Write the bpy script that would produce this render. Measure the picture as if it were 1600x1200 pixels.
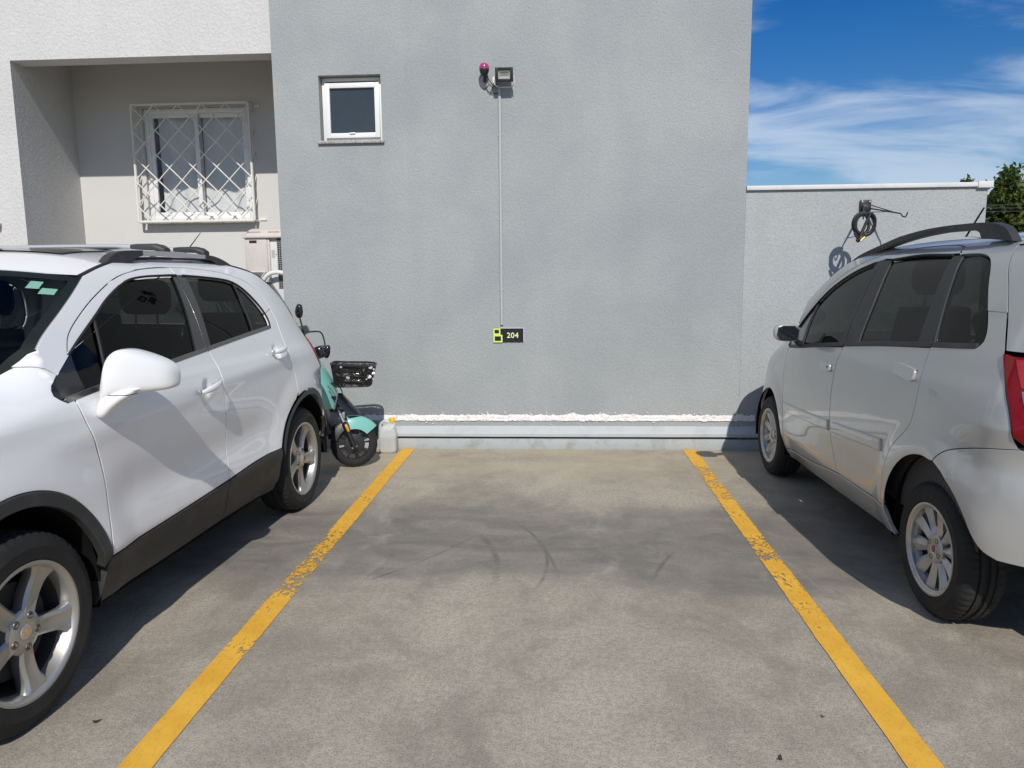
import bpy, bmesh, math, random
import numpy as np
from mathutils.geometry import delaunay_2d_cdt
from mathutils import Vector, Matrix, noise

for o in list(bpy.data.objects):
    bpy.data.objects.remove(o, do_unlink=True)
scene = bpy.context.scene
COL = scene.collection
PI = math.pi
R = math.radians

# ------------------------------------------------------------------ camera
def make_camera():
    yaw, pitch, roll = 6.18888788e-02, 1.43111676e-01, -1.00992984e-02
    fw = Vector((-math.sin(yaw) * math.cos(pitch), math.cos(yaw) * math.cos(pitch), -math.sin(pitch)))
    r = Vector((math.cos(yaw), math.sin(yaw), 0)); u = r.cross(fw)
    r2 = math.cos(roll) * r + math.sin(roll) * u
    u2 = -math.sin(roll) * r + math.cos(roll) * u
    m = Matrix((r2, u2, -fw)).transposed().to_4x4()
    m.translation = Vector((0, 0, 1.54))
    cd = bpy.data.cameras.new('camera'); co = bpy.data.objects.new('camera', cd); COL.objects.link(co)
    co.matrix_world = m
    cd.sensor_fit = 'HORIZONTAL'; cd.sensor_width = 36.0
    cd.lens = 36.0 * 1179.35 / 1600.0
    cd.clip_start = .05; cd.clip_end = 2000
    scene.camera = co
make_camera()

# ------------------------------------------------------------------ sun and sky
SUN_TRAVEL = Vector((-.195, 1.2, -1.0))
to_sun = (-SUN_TRAVEL).normalized()
SUN_EL = math.asin(to_sun.z)
SUN_ROT = math.atan2(to_sun.x, to_sun.y)
def make_world():
    w = bpy.data.worlds.new('World'); scene.world = w; w.use_nodes = True
    nt = w.node_tree; N = nt.nodes; L = nt.links
    for n in list(N): N.remove(n)
    out = N.new('ShaderNodeOutputWorld'); bg = N.new('ShaderNodeBackground')
    sky = N.new('ShaderNodeTexSky'); sky.sky_type = 'NISHITA'; sky.sun_disc = False
    sky.sun_elevation = SUN_EL; sky.sun_rotation = SUN_ROT
    sky.air_density = 1.0; sky.dust_density = .25; sky.ozone_density = 3.2
    tc = N.new('ShaderNodeTexCoord')
    # clouds live on a plane high above: direction / height gives the plane position
    sep = N.new('ShaderNodeSeparateXYZ'); L.new(tc.outputs['Generated'], sep.inputs[0])
    ad = N.new('ShaderNodeMath'); ad.operation = 'MAXIMUM'; ad.inputs[1].default_value = 0.0
    L.new(sep.outputs['Z'], ad.inputs[0])
    ad2 = N.new('ShaderNodeMath'); ad2.operation = 'ADD'; ad2.inputs[1].default_value = .16
    L.new(ad.outputs[0], ad2.inputs[0])
    dv = N.new('ShaderNodeVectorMath'); dv.operation = 'DIVIDE'
    cb = N.new('ShaderNodeCombineXYZ')
    for i in range(3): L.new(ad2.outputs[0], cb.inputs[i])
    L.new(tc.outputs['Generated'], dv.inputs[0]); L.new(cb.outputs[0], dv.inputs[1])
    mp = N.new('ShaderNodeMapping'); mp.inputs['Scale'].default_value = (.75, 1.5, .0)
    mp.inputs['Location'].default_value = (-.2, 1.1, .0); mp.inputs['Rotation'].default_value = (0, 0, .15)
    L.new(dv.outputs[0], mp.inputs['Vector'])
    n1 = N.new('ShaderNodeTexNoise'); n1.inputs['Scale'].default_value = 1.25; n1.inputs['Detail'].default_value = 9
    n1.inputs['Roughness'].default_value = .56; n1.inputs['Distortion'].default_value = .55
    L.new(mp.outputs[0], n1.inputs['Vector'])
    cr = N.new('ShaderNodeValToRGB'); cr.color_ramp.interpolation = 'EASE'
    cr.color_ramp.elements[0].position = .395; cr.color_ramp.elements[0].color = (0, 0, 0, 1)
    cr.color_ramp.elements[1].position = .63; cr.color_ramp.elements[1].color = (1, 1, 1, 1)
    L.new(n1.outputs['Fac'], cr.inputs[0])
    ml = N.new('ShaderNodeMath'); ml.operation = 'MULTIPLY'; ml.inputs[1].default_value = .68
    L.new(cr.outputs[0], ml.inputs[0])
    # deepen the blue a little
    hs = N.new('ShaderNodeHueSaturation'); hs.inputs['Hue'].default_value = .512; hs.inputs['Saturation'].default_value = 1.45; hs.inputs['Value'].default_value = .74
    L.new(sky.outputs[0], hs.inputs['Color'])
    mx = N.new('ShaderNodeMixRGB'); L.new(ml.outputs[0], mx.inputs[0]); L.new(hs.outputs[0], mx.inputs[1])
    mx.inputs[2].default_value = (5.4, 6.3, 7.6, 1)
    L.new(mx.outputs[0], bg.inputs['Color']); bg.inputs['Strength'].default_value = .11
    L.new(bg.outputs[0], out.inputs['Surface'])
make_world()
sd = bpy.data.lights.new('sun', 'SUN'); so = bpy.data.objects.new('sun', sd); COL.objects.link(so)
sd.energy = 3.75; sd.angle = R(.53); sd.color = (1.0, .955, .89)
so.rotation_euler = SUN_TRAVEL.to_track_quat('-Z', 'Y').to_euler()
so.location = (2, -10, 12)
scene.view_settings.view_transform = 'Standard'; scene.view_settings.look = 'None'
scene.view_settings.exposure = 0.0; scene.view_settings.gamma = 1.0
scene.view_settings.use_curve_mapping = False
scene.render.engine = 'CYCLES'
scene.cycles.max_bounces = 8; scene.cycles.transparent_max_bounces = 12
scene.cycles.caustics_reflective = False; scene.cycles.caustics_refractive = False
try:
    scene.cycles.use_denoising = True
except Exception:
    pass

# ------------------------------------------------------------------ object helpers
ORG = {}
def tag(o, label=None, cat=None, group=None, kind=None):
    if label: o['label'] = label
    if cat: o['category'] = cat
    if group: o['group'] = group
    if kind: o['kind'] = kind
    return o
def thing(name, label, cat, loc, group=None):
    o = bpy.data.objects.new(name, None); COL.objects.link(o)
    o.location = loc; o.empty_display_size = .1
    ORG[o.name] = Vector(loc)
    return tag(o, label, cat, group)
def group_part(name, parent):
    o = bpy.data.objects.new(name, None); COL.objects.link(o); o.parent = parent
    o.empty_display_size = .05
    ORG[o.name] = ORG[parent.name]
    return o
def mesh_obj(name, verts, faces, mat, parent=None, smooth=True, normals=None, mats=None, fmat=None):
    """one mesh object; verts are in world metres"""
    org = ORG[parent.name] if parent else Vector((0, 0, 0))
    me = bpy.data.meshes.new(name)
    me.from_pydata([tuple(Vector(v) - org) for v in verts], [], faces)
    for m in (mats or [mat]): me.materials.append(m)
    if fmat:
        for p, k in zip(me.polygons, fmat): p.material_index = k
    if smooth:
        me.polygons.foreach_set('use_smooth', [True] * len(me.polygons))
    me.update()
    if normals:
        me.normals_split_custom_set_from_vertices([tuple(n) for n in normals])
    o = bpy.data.objects.new(name, me); COL.objects.link(o)
    if parent: o.parent = parent
    ORG[o.name] = org
    return o
def bm_obj(name, bm, mat, parent=None, smooth=False, angle=None):
    org = ORG[parent.name] if parent else Vector((0, 0, 0))
    bmesh.ops.translate(bm, verts=bm.verts, vec=-org)
    bmesh.ops.recalc_face_normals(bm, faces=bm.faces)
    me = bpy.data.meshes.new(name); bm.to_mesh(me); bm.free()
    me.materials.append(mat)
    if smooth or angle:
        me.polygons.foreach_set('use_smooth', [True] * len(me.polygons))
    if angle:
        try: me.set_sharp_from_angle(angle=angle)
        except Exception: pass
    o = bpy.data.objects.new(name, me); COL.objects.link(o)
    if parent: o.parent = parent
    ORG[o.name] = org
    return o
def add_box(bm, c, size, rot=None, bevel=0, seg=2):
    r = bmesh.ops.create_cube(bm, size=1.0)
    vs = r['verts']
    bmesh.ops.scale(bm, vec=size, verts=vs)
    if bevel:
        es = list({e for v in vs for e in v.link_edges})
        rr = bmesh.ops.bevel(bm, geom=es, offset=bevel, segments=seg, affect='EDGES', profile=.5)
        vs = list({v for f in rr['faces'] for v in f.verts} | {v for v in vs if v.is_valid})
    if rot is not None: bmesh.ops.rotate(bm, cent=(0, 0, 0), matrix=rot, verts=vs)
    bmesh.ops.translate(bm, vec=c, verts=vs)
    return vs
def box(name, lo, hi, mat, parent=None, bevel=0, seg=2):
    bm = bmesh.new()
    add_box(bm, [(a + b) / 2 for a, b in zip(lo, hi)], [abs(b - a) for a, b in zip(lo, hi)], None, bevel, seg)
    return bm_obj(name, bm, mat, parent, angle=R(40) if bevel else None)
def frames(pts, closed=False):
    n = len(pts); T = []
    for i in range(n):
        a = pts[i - 1] if (i > 0 or closed) else pts[i]
        b = pts[(i + 1) % n] if (i < n - 1 or closed) else pts[i]
        t = (b - a); T.append(t.normalized() if t.length > 1e-9 else Vector((0, 0, 1)))
    up = Vector((0, 0, 1)) if abs(T[0].z) < .9 else Vector((1, 0, 0))
    nrm = (up - T[0] * up.dot(T[0])).normalized(); out = []
    for i in range(n):
        nrm = (nrm - T[i] * nrm.dot(T[i]))
        nrm = nrm.normalized() if nrm.length > 1e-6 else T[i].orthogonal().normalized()
        out.append((nrm, T[i].cross(nrm)))
    return out
def tube_geo(pts, rad, seg=8, closed=False, flat=1.0):
    pts = [Vector(p) for p in pts]; fr = frames(pts, closed)
    V = []; F = []
    n = len(pts)
    for i, p in enumerate(pts):
        r = rad[i] if isinstance(rad, (list, tuple)) else rad
        for k in range(seg):
            a = 2 * PI * k / seg
            V.append(p + fr[i][0] * (math.cos(a) * r * flat) + fr[i][1] * (math.sin(a) * r))
    for i in range(n if closed else n - 1):
        j = (i + 1) % n
        for k in range(seg):
            k2 = (k + 1) % seg
            F.append((i * seg + k, j * seg + k, j * seg + k2, i * seg + k2))
    if not closed:
        F.append(tuple(range(seg))); F.append(tuple((n - 1) * seg + k for k in reversed(range(seg))))
    return V, F
def tubes(name, list_of, mat, parent=None, seg=8):
    V = []; F = []
    for it in list_of:
        pts, rad = it[0], it[1]; closed = it[2] if len(it) > 2 else False
        v, f = tube_geo(pts, rad, seg, closed); b = len(V)
        V += v; F += [tuple(i + b for i in q) for q in f]
    return finish(name, V, F, mat, parent)
def finish(name, V, F, mat, parent=None, angle=R(42), smooth=True):
    bm = bmesh.new(); vs = [bm.verts.new(v) for v in V]
    for f in F:
        try: bm.faces.new([vs[i] for i in f])
        except ValueError: pass
    return bm_obj(name, bm, mat, parent, smooth=smooth, angle=angle if smooth else None)
def lathe_geo(prof, n, mapf):
    """prof: (r, a) pairs; mapf(r, ang, a) -> point"""
    V = []; F = []; m = len(prof)
    for i in range(n):
        t = 2 * PI * i / n
        for (r, a) in prof: V.append(Vector(mapf(r, t, a)))
    for i in range(n):
        j = (i + 1) % n
        for k in range(m - 1):
            F.append((i * m + k, j * m + k, j * m + k + 1, i * m + k + 1))
    return V, F
def grid_obj(name, fn, ni, nj, mat, parent=None, **kw):
    V = [fn(i / (ni - 1), j / (nj - 1)) for i in range(ni) for j in range(nj)]
    F = [(i * nj + j, (i + 1) * nj + j, (i + 1) * nj + j + 1, i * nj + j + 1) for i in range(ni - 1) for j in range(nj - 1)]
    return finish(name, V, F, mat, parent, **kw)
def catmull(pts, step=.015):
    """smooth polyline through 2-D points"""
    if len(pts) < 3:
        (a, b) = pts; d = math.dist(a, b); n = max(1, int(d / step))
        return [tuple(x + (y - x) * i / n for x, y in zip(a, b)) for i in range(n + 1)]
    out = []
    P = [tuple(2 * x - y for x, y in zip(pts[0], pts[1]))] + list(pts) + [tuple(2 * x - y for x, y in zip(pts[-1], pts[-2]))]
    for i in range(1, len(P) - 2):
        p0, p1, p2, p3 = P[i - 1:i + 3]
        d = max(math.dist(p1, p2), 1e-6)
        n = max(1, int(d / step)); d0 = max(math.dist(p0, p1), 1e-6); d2 = max(math.dist(p2, p3), 1e-6)
        for k in range(n):
            t = k / n; r = []
            for c in range(len(p1)):
                m1 = (p2[c] - p0[c]) / (d0 + d) * d; m2 = (p3[c] - p1[c]) / (d + d2) * d
                r.append((2 * t**3 - 3 * t * t + 1) * p1[c] + (t**3 - 2 * t * t + t) * m1 + (-2 * t**3 + 3 * t * t) * p2[c] + (t**3 - t * t) * m2)
            out.append(tuple(r))
    out.append(tuple(pts[-1]))
    return out
def outline(*segs):
    """closed outline from smooth curves joined at corners"""
    out = []
    for s in segs:
        c = catmull(s)
        if out and math.dist(out[-1], c[0]) < 1e-4: c = c[1:]
        out += c
    if math.dist(out[0], out[-1]) < 1e-4: out.pop()
    return out
def rev(c): return list(reversed(c))
def prism(name, poly, mapf, d0, d1, mat, parent=None, bevel=0):
    """extrude a 2-D polygon: mapf(a, b, depth)"""
    n = len(poly)
    bm = bmesh.new()
    A = [bm.verts.new(mapf(p[0], p[1], d0)) for p in poly]; B = [bm.verts.new(mapf(p[0], p[1], d1)) for p in poly]
    bm.faces.new(A); bm.faces.new(list(reversed(B)))
    for i in range(n):
        j = (i + 1) % n
        bm.faces.new((A[i], B[i], B[j], A[j]))
    if bevel:
        es = [e for e in bm.edges if len(e.link_faces) == 2 and e.calc_face_angle(0) > R(40)]
        bmesh.ops.recalc_face_normals(bm, faces=bm.faces)
        bmesh.ops.bevel(bm, geom=es, offset=bevel, segments=2, affect='EDGES', profile=.5)
    return bm_obj(name, bm, mat, parent, angle=R(40))
# ------------------------------------------------------------------ materials
def new_mat(name):
    m = bpy.data.materials.new(name); m.use_nodes = True
    nt = m.node_tree; b = nt.nodes['Principled BSDF']
    return m, nt.nodes, nt.links, b
def simple(name, col, rough=.5, metal=0., coat=0., spec=.5, bump=None, trans=0., vary=None):
    m, N, L, b = new_mat(name)
    b.inputs['Base Color'].default_value = (*col, 1); b.inputs['Roughness'].default_value = rough
    b.inputs['Metallic'].default_value = metal; b.inputs['Coat Weight'].default_value = coat
    b.inputs['Coat Roughness'].default_value = .04; b.inputs['Specular IOR Level'].default_value = spec
    b.inputs['Transmission Weight'].default_value = trans
    if bump or vary:
        tc = N.new('ShaderNodeTexCoord')
    if bump:
        sc, st, dist = bump
        n = N.new('ShaderNodeTexNoise'); n.inputs['Scale'].default_value = sc; n.inputs['Detail'].default_value = 4
        L.new(tc.outputs['Object'], n.inputs['Vector'])
        bp = N.new('ShaderNodeBump'); bp.inputs['Strength'].default_value = st; bp.inputs['Distance'].default_value = dist
        L.new(n.outputs['Fac'], bp.inputs['Height']); L.new(bp.outputs[0], b.inputs['Normal'])
    if vary:
        sc, c2, lo, hi = vary
        n = N.new('ShaderNodeTexNoise'); n.inputs['Scale'].default_value = sc; n.inputs['Detail'].default_value = 5
        n.inputs['Roughness'].default_value = .65
        L.new(tc.outputs['Object'], n.inputs['Vector'])
        mr = N.new('ShaderNodeMapRange'); mr.inputs[1].default_value = lo; mr.inputs[2].default_value = hi
        L.new(n.outputs['Fac'], mr.inputs[0])
        mx = N.new('ShaderNodeMixRGB'); mx.inputs[1].default_value = (*col, 1); mx.inputs[2].default_value = (*c2, 1)
        L.new(mr.outputs[0], mx.inputs[0]); L.new(mx.outputs[0], b.inputs['Base Color'])
    return m
def noise_node(N, L, vec, scale, detail=4, rough=.5, dist=0., w=None):
    n = N.new('ShaderNodeTexNoise'); n.inputs['Scale'].default_value = scale; n.inputs['Detail'].default_value = detail
    n.inputs['Roughness'].default_value = rough; n.inputs['Distortion'].default_value = dist
    L.new(vec, n.inputs['Vector']); return n.outputs['Fac']
def ramp(N, L, val, a, b_, lo=0., hi=1., smooth=True):
    m = N.new('ShaderNodeMapRange'); m.interpolation_type = 'SMOOTHSTEP' if smooth else 'LINEAR'
    m.inputs[1].default_value = a; m.inputs[2].default_value = b_; m.inputs[3].default_value = lo; m.inputs[4].default_value = hi
    if hasattr(val, 'is_linked') or True: L.new(val, m.inputs[0])
    return m.outputs[0]
def mth(N, L, op, a, b_=None, c=None):
    m = N.new('ShaderNodeMath'); m.operation = op
    for i, v in enumerate((a, b_, c)):
        if v is None: continue
        if isinstance(v, (int, float)): m.inputs[i].default_value = v
        else: L.new(v, m.inputs[i])
    return m.outputs[0]
def mixc(N, L, fac, c1, c2, mode='MIX'):
    m = N.new('ShaderNodeMixRGB'); m.blend_type = mode
    for i, v in ((0, fac), (1, c1), (2, c2)):
        if isinstance(v, (int, float)): m.inputs[i].default_value = v
        elif isinstance(v, tuple): m.inputs[i].default_value = (*v, 1)
        else: L.new(v, m.inputs[i])
    return m.outputs[0]
def mapped(N, L, scale, loc=(0, 0, 0), rot=(0, 0, 0)):
    tc = N.new('ShaderNodeTexCoord'); mp = N.new('ShaderNodeMapping')
    mp.inputs['Scale'].default_value = scale; mp.inputs['Location'].default_value = loc; mp.inputs['Rotation'].default_value = rot
    L.new(tc.outputs['Object'], mp.inputs[0]); return mp.outputs[0]
def stucco(name, col, col2, scale=95, strength=.5, dist=.004, streak=.0, rough=.92, pits=.42, blotch=.2):
    m, N, L, b = new_mat(name)
    v = mapped(N, L, (1, 1, 1))
    big = noise_node(N, L, v, .9, 6, .6, .3)
    c = mixc(N, L, ramp(N, L, big, .33, .68), col, col2)
    vs = mapped(N, L, (3.2, 3.2, .28))
    st = noise_node(N, L, vs, 1.0, 6, .62)
    c = mixc(N, L, mth(N, L, 'MULTIPLY', ramp(N, L, st, .48, .72), streak), c, tuple(x * .78 for x in col))
    # pale worn blotches
    bl = noise_node(N, L, v, 2.7, 8, .7, .6)
    c = mixc(N, L, mth(N, L, 'MULTIPLY', ramp(N, L, bl, .56, .74), blotch), c, tuple(min(.8, x * 1.22) for x in col))
    fine = noise_node(N, L, v, scale, 3, .6)
    vo = N.new('ShaderNodeTexVoronoi'); vo.inputs['Scale'].default_value = scale * .62; vo.feature = 'SMOOTH_F1'
    L.new(v, vo.inputs['Vector'])
    h = mth(N, L, 'ADD', fine, mth(N, L, 'MULTIPLY', vo.outputs['Distance'], .7))
    # darker tone in the low points of the fine grain
    c = mixc(N, L, ramp(N, L, fine, .38, .56, pits, 0.), c, tuple(x * .55 for x in col))
    L.new(c, b.inputs['Base Color']); b.inputs['Roughness'].default_value = rough
    b.inputs['Specular IOR Level'].default_value = .25
    bp = N.new('ShaderNodeBump'); bp.inputs['Strength'].default_value = strength; bp.inputs['Distance'].default_value = dist
    L.new(h, bp.inputs['Height']); L.new(bp.outputs[0], b.inputs['Normal'])
    return m
def concrete_nodes(N, L):
    v = mapped(N, L, (1, 1, 1))
    big = noise_node(N, L, v, .55, 7, .62, .4)
    mid = noise_node(N, L, v, 3.1, 8, .68, .5)
    fine = noise_node(N, L, v, 42, 5, .7)
    grit = noise_node(N, L, v, 170, 2, .6)
    c = mixc(N, L, ramp(N, L, big, .36, .64), (.318, .276, .220), (.458, .404, .326))
    c = mixc(N, L, ramp(N, L, mid, .42, .70, 0, .60), c, (.520, .466, .368))
    c = mixc(N, L, ramp(N, L, mid, .48, .30, 0, .42), c, (.245, .216, .176))
    f2 = noise_node(N, L, v, 150, 5, .75)
    c = mixc(N, L, ramp(N, L, fine, .58, .40, 0, .30), c, (.165, .146, .122))
    c = mixc(N, L, ramp(N, L, f2, .49, .37, 0, .85), c, (.13, .115, .094))
    c = mixc(N, L, ramp(N, L, f2, .55, .68, 0, .50), c, (.62, .57, .49))
    c = mixc(N, L, ramp(N, L, grit, .62, .74, 0, .6), c, (.09, .083, .074))
    # tyre-darkened band across the middle of the bays, with soft ragged borders
    sp = N.new('ShaderNodeSeparateXYZ'); L.new(v, sp.inputs[0])
    wob = noise_node(N, L, mapped(N, L, (.8, 1.6, 1)), 1.0, 6, .65, .5)
    y2 = mth(N, L, 'ADD', sp.outputs[1], mth(N, L, 'MULTIPLY', mth(N, L, 'SUBTRACT', wob, .5), 1.35))
    band = mth(N, L, 'MULTIPLY', ramp(N, L, y2, 3.35, 3.85), ramp(N, L, y2, 5.25, 4.55))
    brush = noise_node(N, L, mapped(N, L, (1.9, 3.6, 1), rot=(0, 0, .35)), 1.0, 8, .72, 1.4)
    soot = mth(N, L, 'MULTIPLY', band, ramp(N, L, brush, .30, .62, 1.05, .55))
    c = mixc(N, L, mth(N, L, 'MULTIPLY', soot, .90), c, (.158, .149, .134))
    # swept tyre arcs
    arcs = None
    for (cx, cy, r, w, y0, y1) in ((-1.2, 3.9, 1.14, .014, 3.45, 4.7), (-1.62, 3.72, 1.30, .024, 3.5, 4.4), (-2.6, 3.4, 2.62, .012, 3.6, 4.6), (2.9, 2.9, 2.55, .016, 3.6, 4.3), (-3.1, 5.6, 2.9, .014, 3.5, 4.4)):
        dx = mth(N, L, 'SUBTRACT', sp.outputs[0], cx); dy = mth(N, L, 'SUBTRACT', sp.outputs[1], cy)
        d = mth(N, L, 'SQRT', mth(N, L, 'ADD', mth(N, L, 'MULTIPLY', dx, dx), mth(N, L, 'MULTIPLY', dy, dy)))
        d = mth(N, L, 'ABSOLUTE', mth(N, L, 'SUBTRACT', d, r))
        a = mth(N, L, 'MULTIPLY', ramp(N, L, d, w, w * .3), mth(N, L, 'MULTIPLY', ramp(N, L, sp.outputs[1], y0, y0 + .25), ramp(N, L, sp.outputs[1], y1, y1 - .3)))
        arcs = a if arcs is None else mth(N, L, 'MAXIMUM', arcs, a)
    arcs = mth(N, L, 'MULTIPLY', arcs, ramp(N, L, mid, .38, .62, .05, .50))
    c = mixc(N, L, arcs, c, (.07, .068, .066))
    # rubbed stains, each a soft-edged patch drawn out along the driving direction
    sn = noise_node(N, L, mapped(N, L, (2.1, 1.1, 1), loc=(4, 2, 0)), 1.0, 8, .66, 1.1)
    c = mixc(N, L, ramp(N, L, sn, .53, .66, 0, .34), c, (.185, .165, .134))
    c = mixc(N, L, ramp(N, L, sn, .44, .30, 0, .30), c, (.50, .455, .37))
    # a few oily spots
    sv = N.new('ShaderNodeTexVoronoi'); sv.inputs['Scale'].default_value = .9; sv.inputs['Randomness'].default_value = 1
    L.new(mapped(N, L, (1, 1.5, 1), loc=(.3, .1, 0)), sv.inputs['Vector'])
    spot = ramp(N, L, mth(N, L, 'ADD', sv.outputs['Distance'], mth(N, L, 'MULTIPLY', mid, .16)), .20, .12, 0, .30)
    c = mixc(N, L, spot, c, (.11, .10, .088))
    # warm sandy dust towards the wall
    dust = mth(N, L, 'MULTIPLY', ramp(N, L, sp.outputs[1], 4.9, 6.3), ramp(N, L, wob, .35, .65, .15, .6))
    c = mixc(N, L, dust, c, (.46, .395, .275))
    h = mth(N, L, 'ADD', mth(N, L, 'MULTIPLY', fine, .6), mth(N, L, 'MULTIPLY', grit, .5))
    return c, h, soot, v, sp
def concrete():
    m, N, L, b = new_mat('parking_concrete')
    c, h, soot, v, sp = concrete_nodes(N, L)
    L.new(c, b.inputs['Base Color'])
    L.new(ramp(N, L, soot, 0, 1, .88, .62), b.inputs['Roughness']); b.inputs['Specular IOR Level'].default_value = .3
    bp = N.new('ShaderNodeBump'); bp.inputs['Strength'].default_value = .35; bp.inputs['Distance'].default_value = .004
    L.new(h, bp.inputs['Height']); L.new(bp.outputs[0], b.inputs['Normal'])
    return m
def line_paint(name, worn, xc=0.):
    """yellow road paint with chipped gaps that show the concrete below"""
    m, N, L, b = new_mat(name)
    v = mapped(N, L, (1, 1, 1)); sp = N.new('ShaderNodeSeparateXYZ'); L.new(v, sp.inputs[0])
    wear = None
    for (y0, y1, y2, y3, k) in worn:
        w = mth(N, L, 'MULTIPLY', mth(N, L, 'MULTIPLY', ramp(N, L, sp.outputs[1], y0, y1), ramp(N, L, sp.outputs[1], y3, y2)), k)
        wear = w if wear is None else mth(N, L, 'MAXIMUM', wear, w)
    n1 = noise_node(N, L, mapped(N, L, (1, .55, 1)), 58, 7, .78, .4)
    n2 = noise_node(N, L, v, 5, 5, .6)
    n3 = noise_node(N, L, v, 110, 3, .6)
    # distance from the painted edge
    t = mth(N, L, 'ADD', mth(N, L, 'MULTIPLY', wear, .185), mth(N, L, 'ADD', mth(N, L, 'MULTIPLY', n1, .75), mth(N, L, 'MULTIPLY', n2, .35)))
    t = mth(N, L, 'ADD', t, mth(N, L, 'MULTIPLY', n3, .10))
    ed = mth(N, L, 'ABSOLUTE', mth(N, L, 'SUBTRACT', sp.outputs[0], xc))
    t = mth(N, L, 'ADD', t, ramp(N, L, ed, .040, .060, 0, .055))
    gone = ramp(N, L, t, .775, .80)
    c = mixc(N, L, ramp(N, L, n2, .3, .7), (.72, .37, .030), (.82, .46, .05))
    c = mixc(N, L, ramp(N, L, n1, .52, .62, 0, .28), c, (.34, .24, .10))
    c = mixc(N, L, ramp(N, L, n3, .60, .72, 0, .5), c, (.20, .15, .08))
    L.new(c, b.inputs['Base Color']); b.inputs['Roughness'].default_value = .7
    tr = N.new('ShaderNodeBsdfTransparent'); mx = N.new('ShaderNodeMixShader')
    L.new(gone, mx.inputs[0]); L.new(b.outputs[0], mx.inputs[1]); L.new(tr.outputs[0], mx.inputs[2])
    L.new(mx.outputs[0], N['Material Output'].inputs['Surface'])
    return m
def glass(name, tint, refl=1.0, rough=.0, ior=1.5):
    m, N, L, b = new_mat(name)
    N.remove(b)
    fr = N.new('ShaderNodeFresnel'); fr.inputs['IOR'].default_value = ior
    f = mth(N, L, 'MULTIPLY', fr.outputs[0], refl)
    tr = N.new('ShaderNodeBsdfTransparent'); tr.inputs[0].default_value = (*tint, 1)
    gl = N.new('ShaderNodeBsdfGlossy'); gl.inputs['Roughness'].default_value = rough
    mx = N.new('ShaderNodeMixShader'); L.new(f, mx.inputs[0]); L.new(tr.outputs[0], mx.inputs[1]); L.new(gl.outputs[0], mx.inputs[2])
    L.new(mx.outputs[0], N['Material Output'].inputs['Surface'])
    return m
def car_paint(name, col, metal, rough, dust=(.36, .33, .28)):
    m, N, L, b = new_mat(name)
    v = mapped(N, L, (1, 1, 1)); sp = N.new('ShaderNodeSeparateXYZ'); L.new(v, sp.inputs[0])
    n = noise_node(N, L, v, 7, 6, .7, .3)
    # road dust kept low on the body
    low = mth(N, L, 'MULTIPLY', ramp(N, L, sp.outputs[2], .75, .25), ramp(N, L, n, .35, .7, .02, .24))
    L.new(mixc(N, L, low, col, dust), b.inputs['Base Color'])
    b.inputs['Metallic'].default_value = metal; b.inputs['Coat Weight'].default_value = 1.0
    b.inputs['Coat Roughness'].default_value = .035
    rn = ramp(N, L, n, .3, .7, rough, rough + .08)
    L.new(rn, b.inputs['Roughness'])
    if metal > .1:
        fl = noise_node(N, L, v, 900, 2, .5)
        bp = N.new('ShaderNodeBump'); bp.inputs['Strength'].default_value = .05; bp.inputs['Distance'].default_value = .0005
        L.new(fl, bp.inputs['Height']); L.new(bp.outputs[0], b.inputs['Normal'])
    return m
M = {}
M['concrete'] = concrete()
M['gray_wall'] = stucco('gray_stucco', (.325, .350, .353), (.388, .410, .409), 84, .50, .006, .12, pits=.26)
M['low_wall'] = stucco('pale_gray_stucco', (.375, .400, .403), (.425, .447, .446), 84, .50, .006, .12, pits=.26)
M['white_wall'] = stucco('white_stucco', (.595, .588, .575), (.632, .624, .608), 62, .7, .007, .12, pits=.16, blotch=.08)
M['recess'] = stucco('recess_plaster', (.590, .580, .560), (.610, .60, .575), 60, .14, .003, .04, pits=.03, blotch=.04)
M['kerb'] = simple('painted_kerb', (.40, .425, .435), .85, bump=(60, .3, .004), vary=(7, (.29, .29, .27), .5, .72))
M['beam'] = simple('painted_beam', (.45, .475, .488), .7, bump=(40, .15, .003), vary=(5, (.36, .37, .37), .5, .8))
M['peel'] = simple('peeling_paint', (.80, .78, .76), .9, bump=(70, .6, .006), vary=(26, (.60, .57, .54), .52, .70))
M['peel_base'] = simple('bare_render', (.66, .60, .56), .95, bump=(50, .8, .008), vary=(30, (.42, .38, .35), .45, .7))
M['coping'] = simple('coping_metal', (.66, .66, .65), .55, vary=(4, (.52, .52, .5), .5, .8))
M['white_frame'] = simple('white_aluminium', (.80, .80, .79), .35, coat=.3)
M['granite'] = simple('speckled_granite', (.46, .43, .41), .55, vary=(120, (.10, .09, .09), .5, .62))
M['pane'] = glass('window_glass', (.97, .975, .975), .6)
M['obscure'] = simple('dark_obscure_glass', (.028, .040, .048), .22, spec=.6, bump=(160, .12, .002), vary=(3, (.040, .052, .058), .4, .7))
M['curtain'] = simple('curtain_cloth', (.82, .82, .82), .9)
M['dark_room'] = simple('dark_room', (.06, .06, .065), .9)
M['grille'] = simple('cream_painted_steel', (.76, .74, .68), .45, coat=.2)
M['yellow_left'] = line_paint('worn_yellow_paint', ((3.2, 3.6, 4.2, 4.7, 1.0), (3.5, 3.62, 3.75, 3.9, 1.05), (4.6, 4.8, 5.2, 5.6, .62), (2.4, 2.9, 6.2, 6.5, .50)), -1.346)
M['yellow_right'] = line_paint('chipped_yellow_paint', ((3.8, 4.0, 4.25, 4.5, .92), (4.9, 5.2, 5.9, 6.25, .88), (4.4, 4.6, 5.0, 5.3, .6), (2.9, 3.3, 6.3, 6.5, .55)), 1.147)
M['white_paint'] = car_paint('white_car_paint', (.80, .80, .80), 0., .30)
M['silver_paint'] = car_paint('silver_car_paint', (.475, .480, .470), .38, .32)
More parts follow.
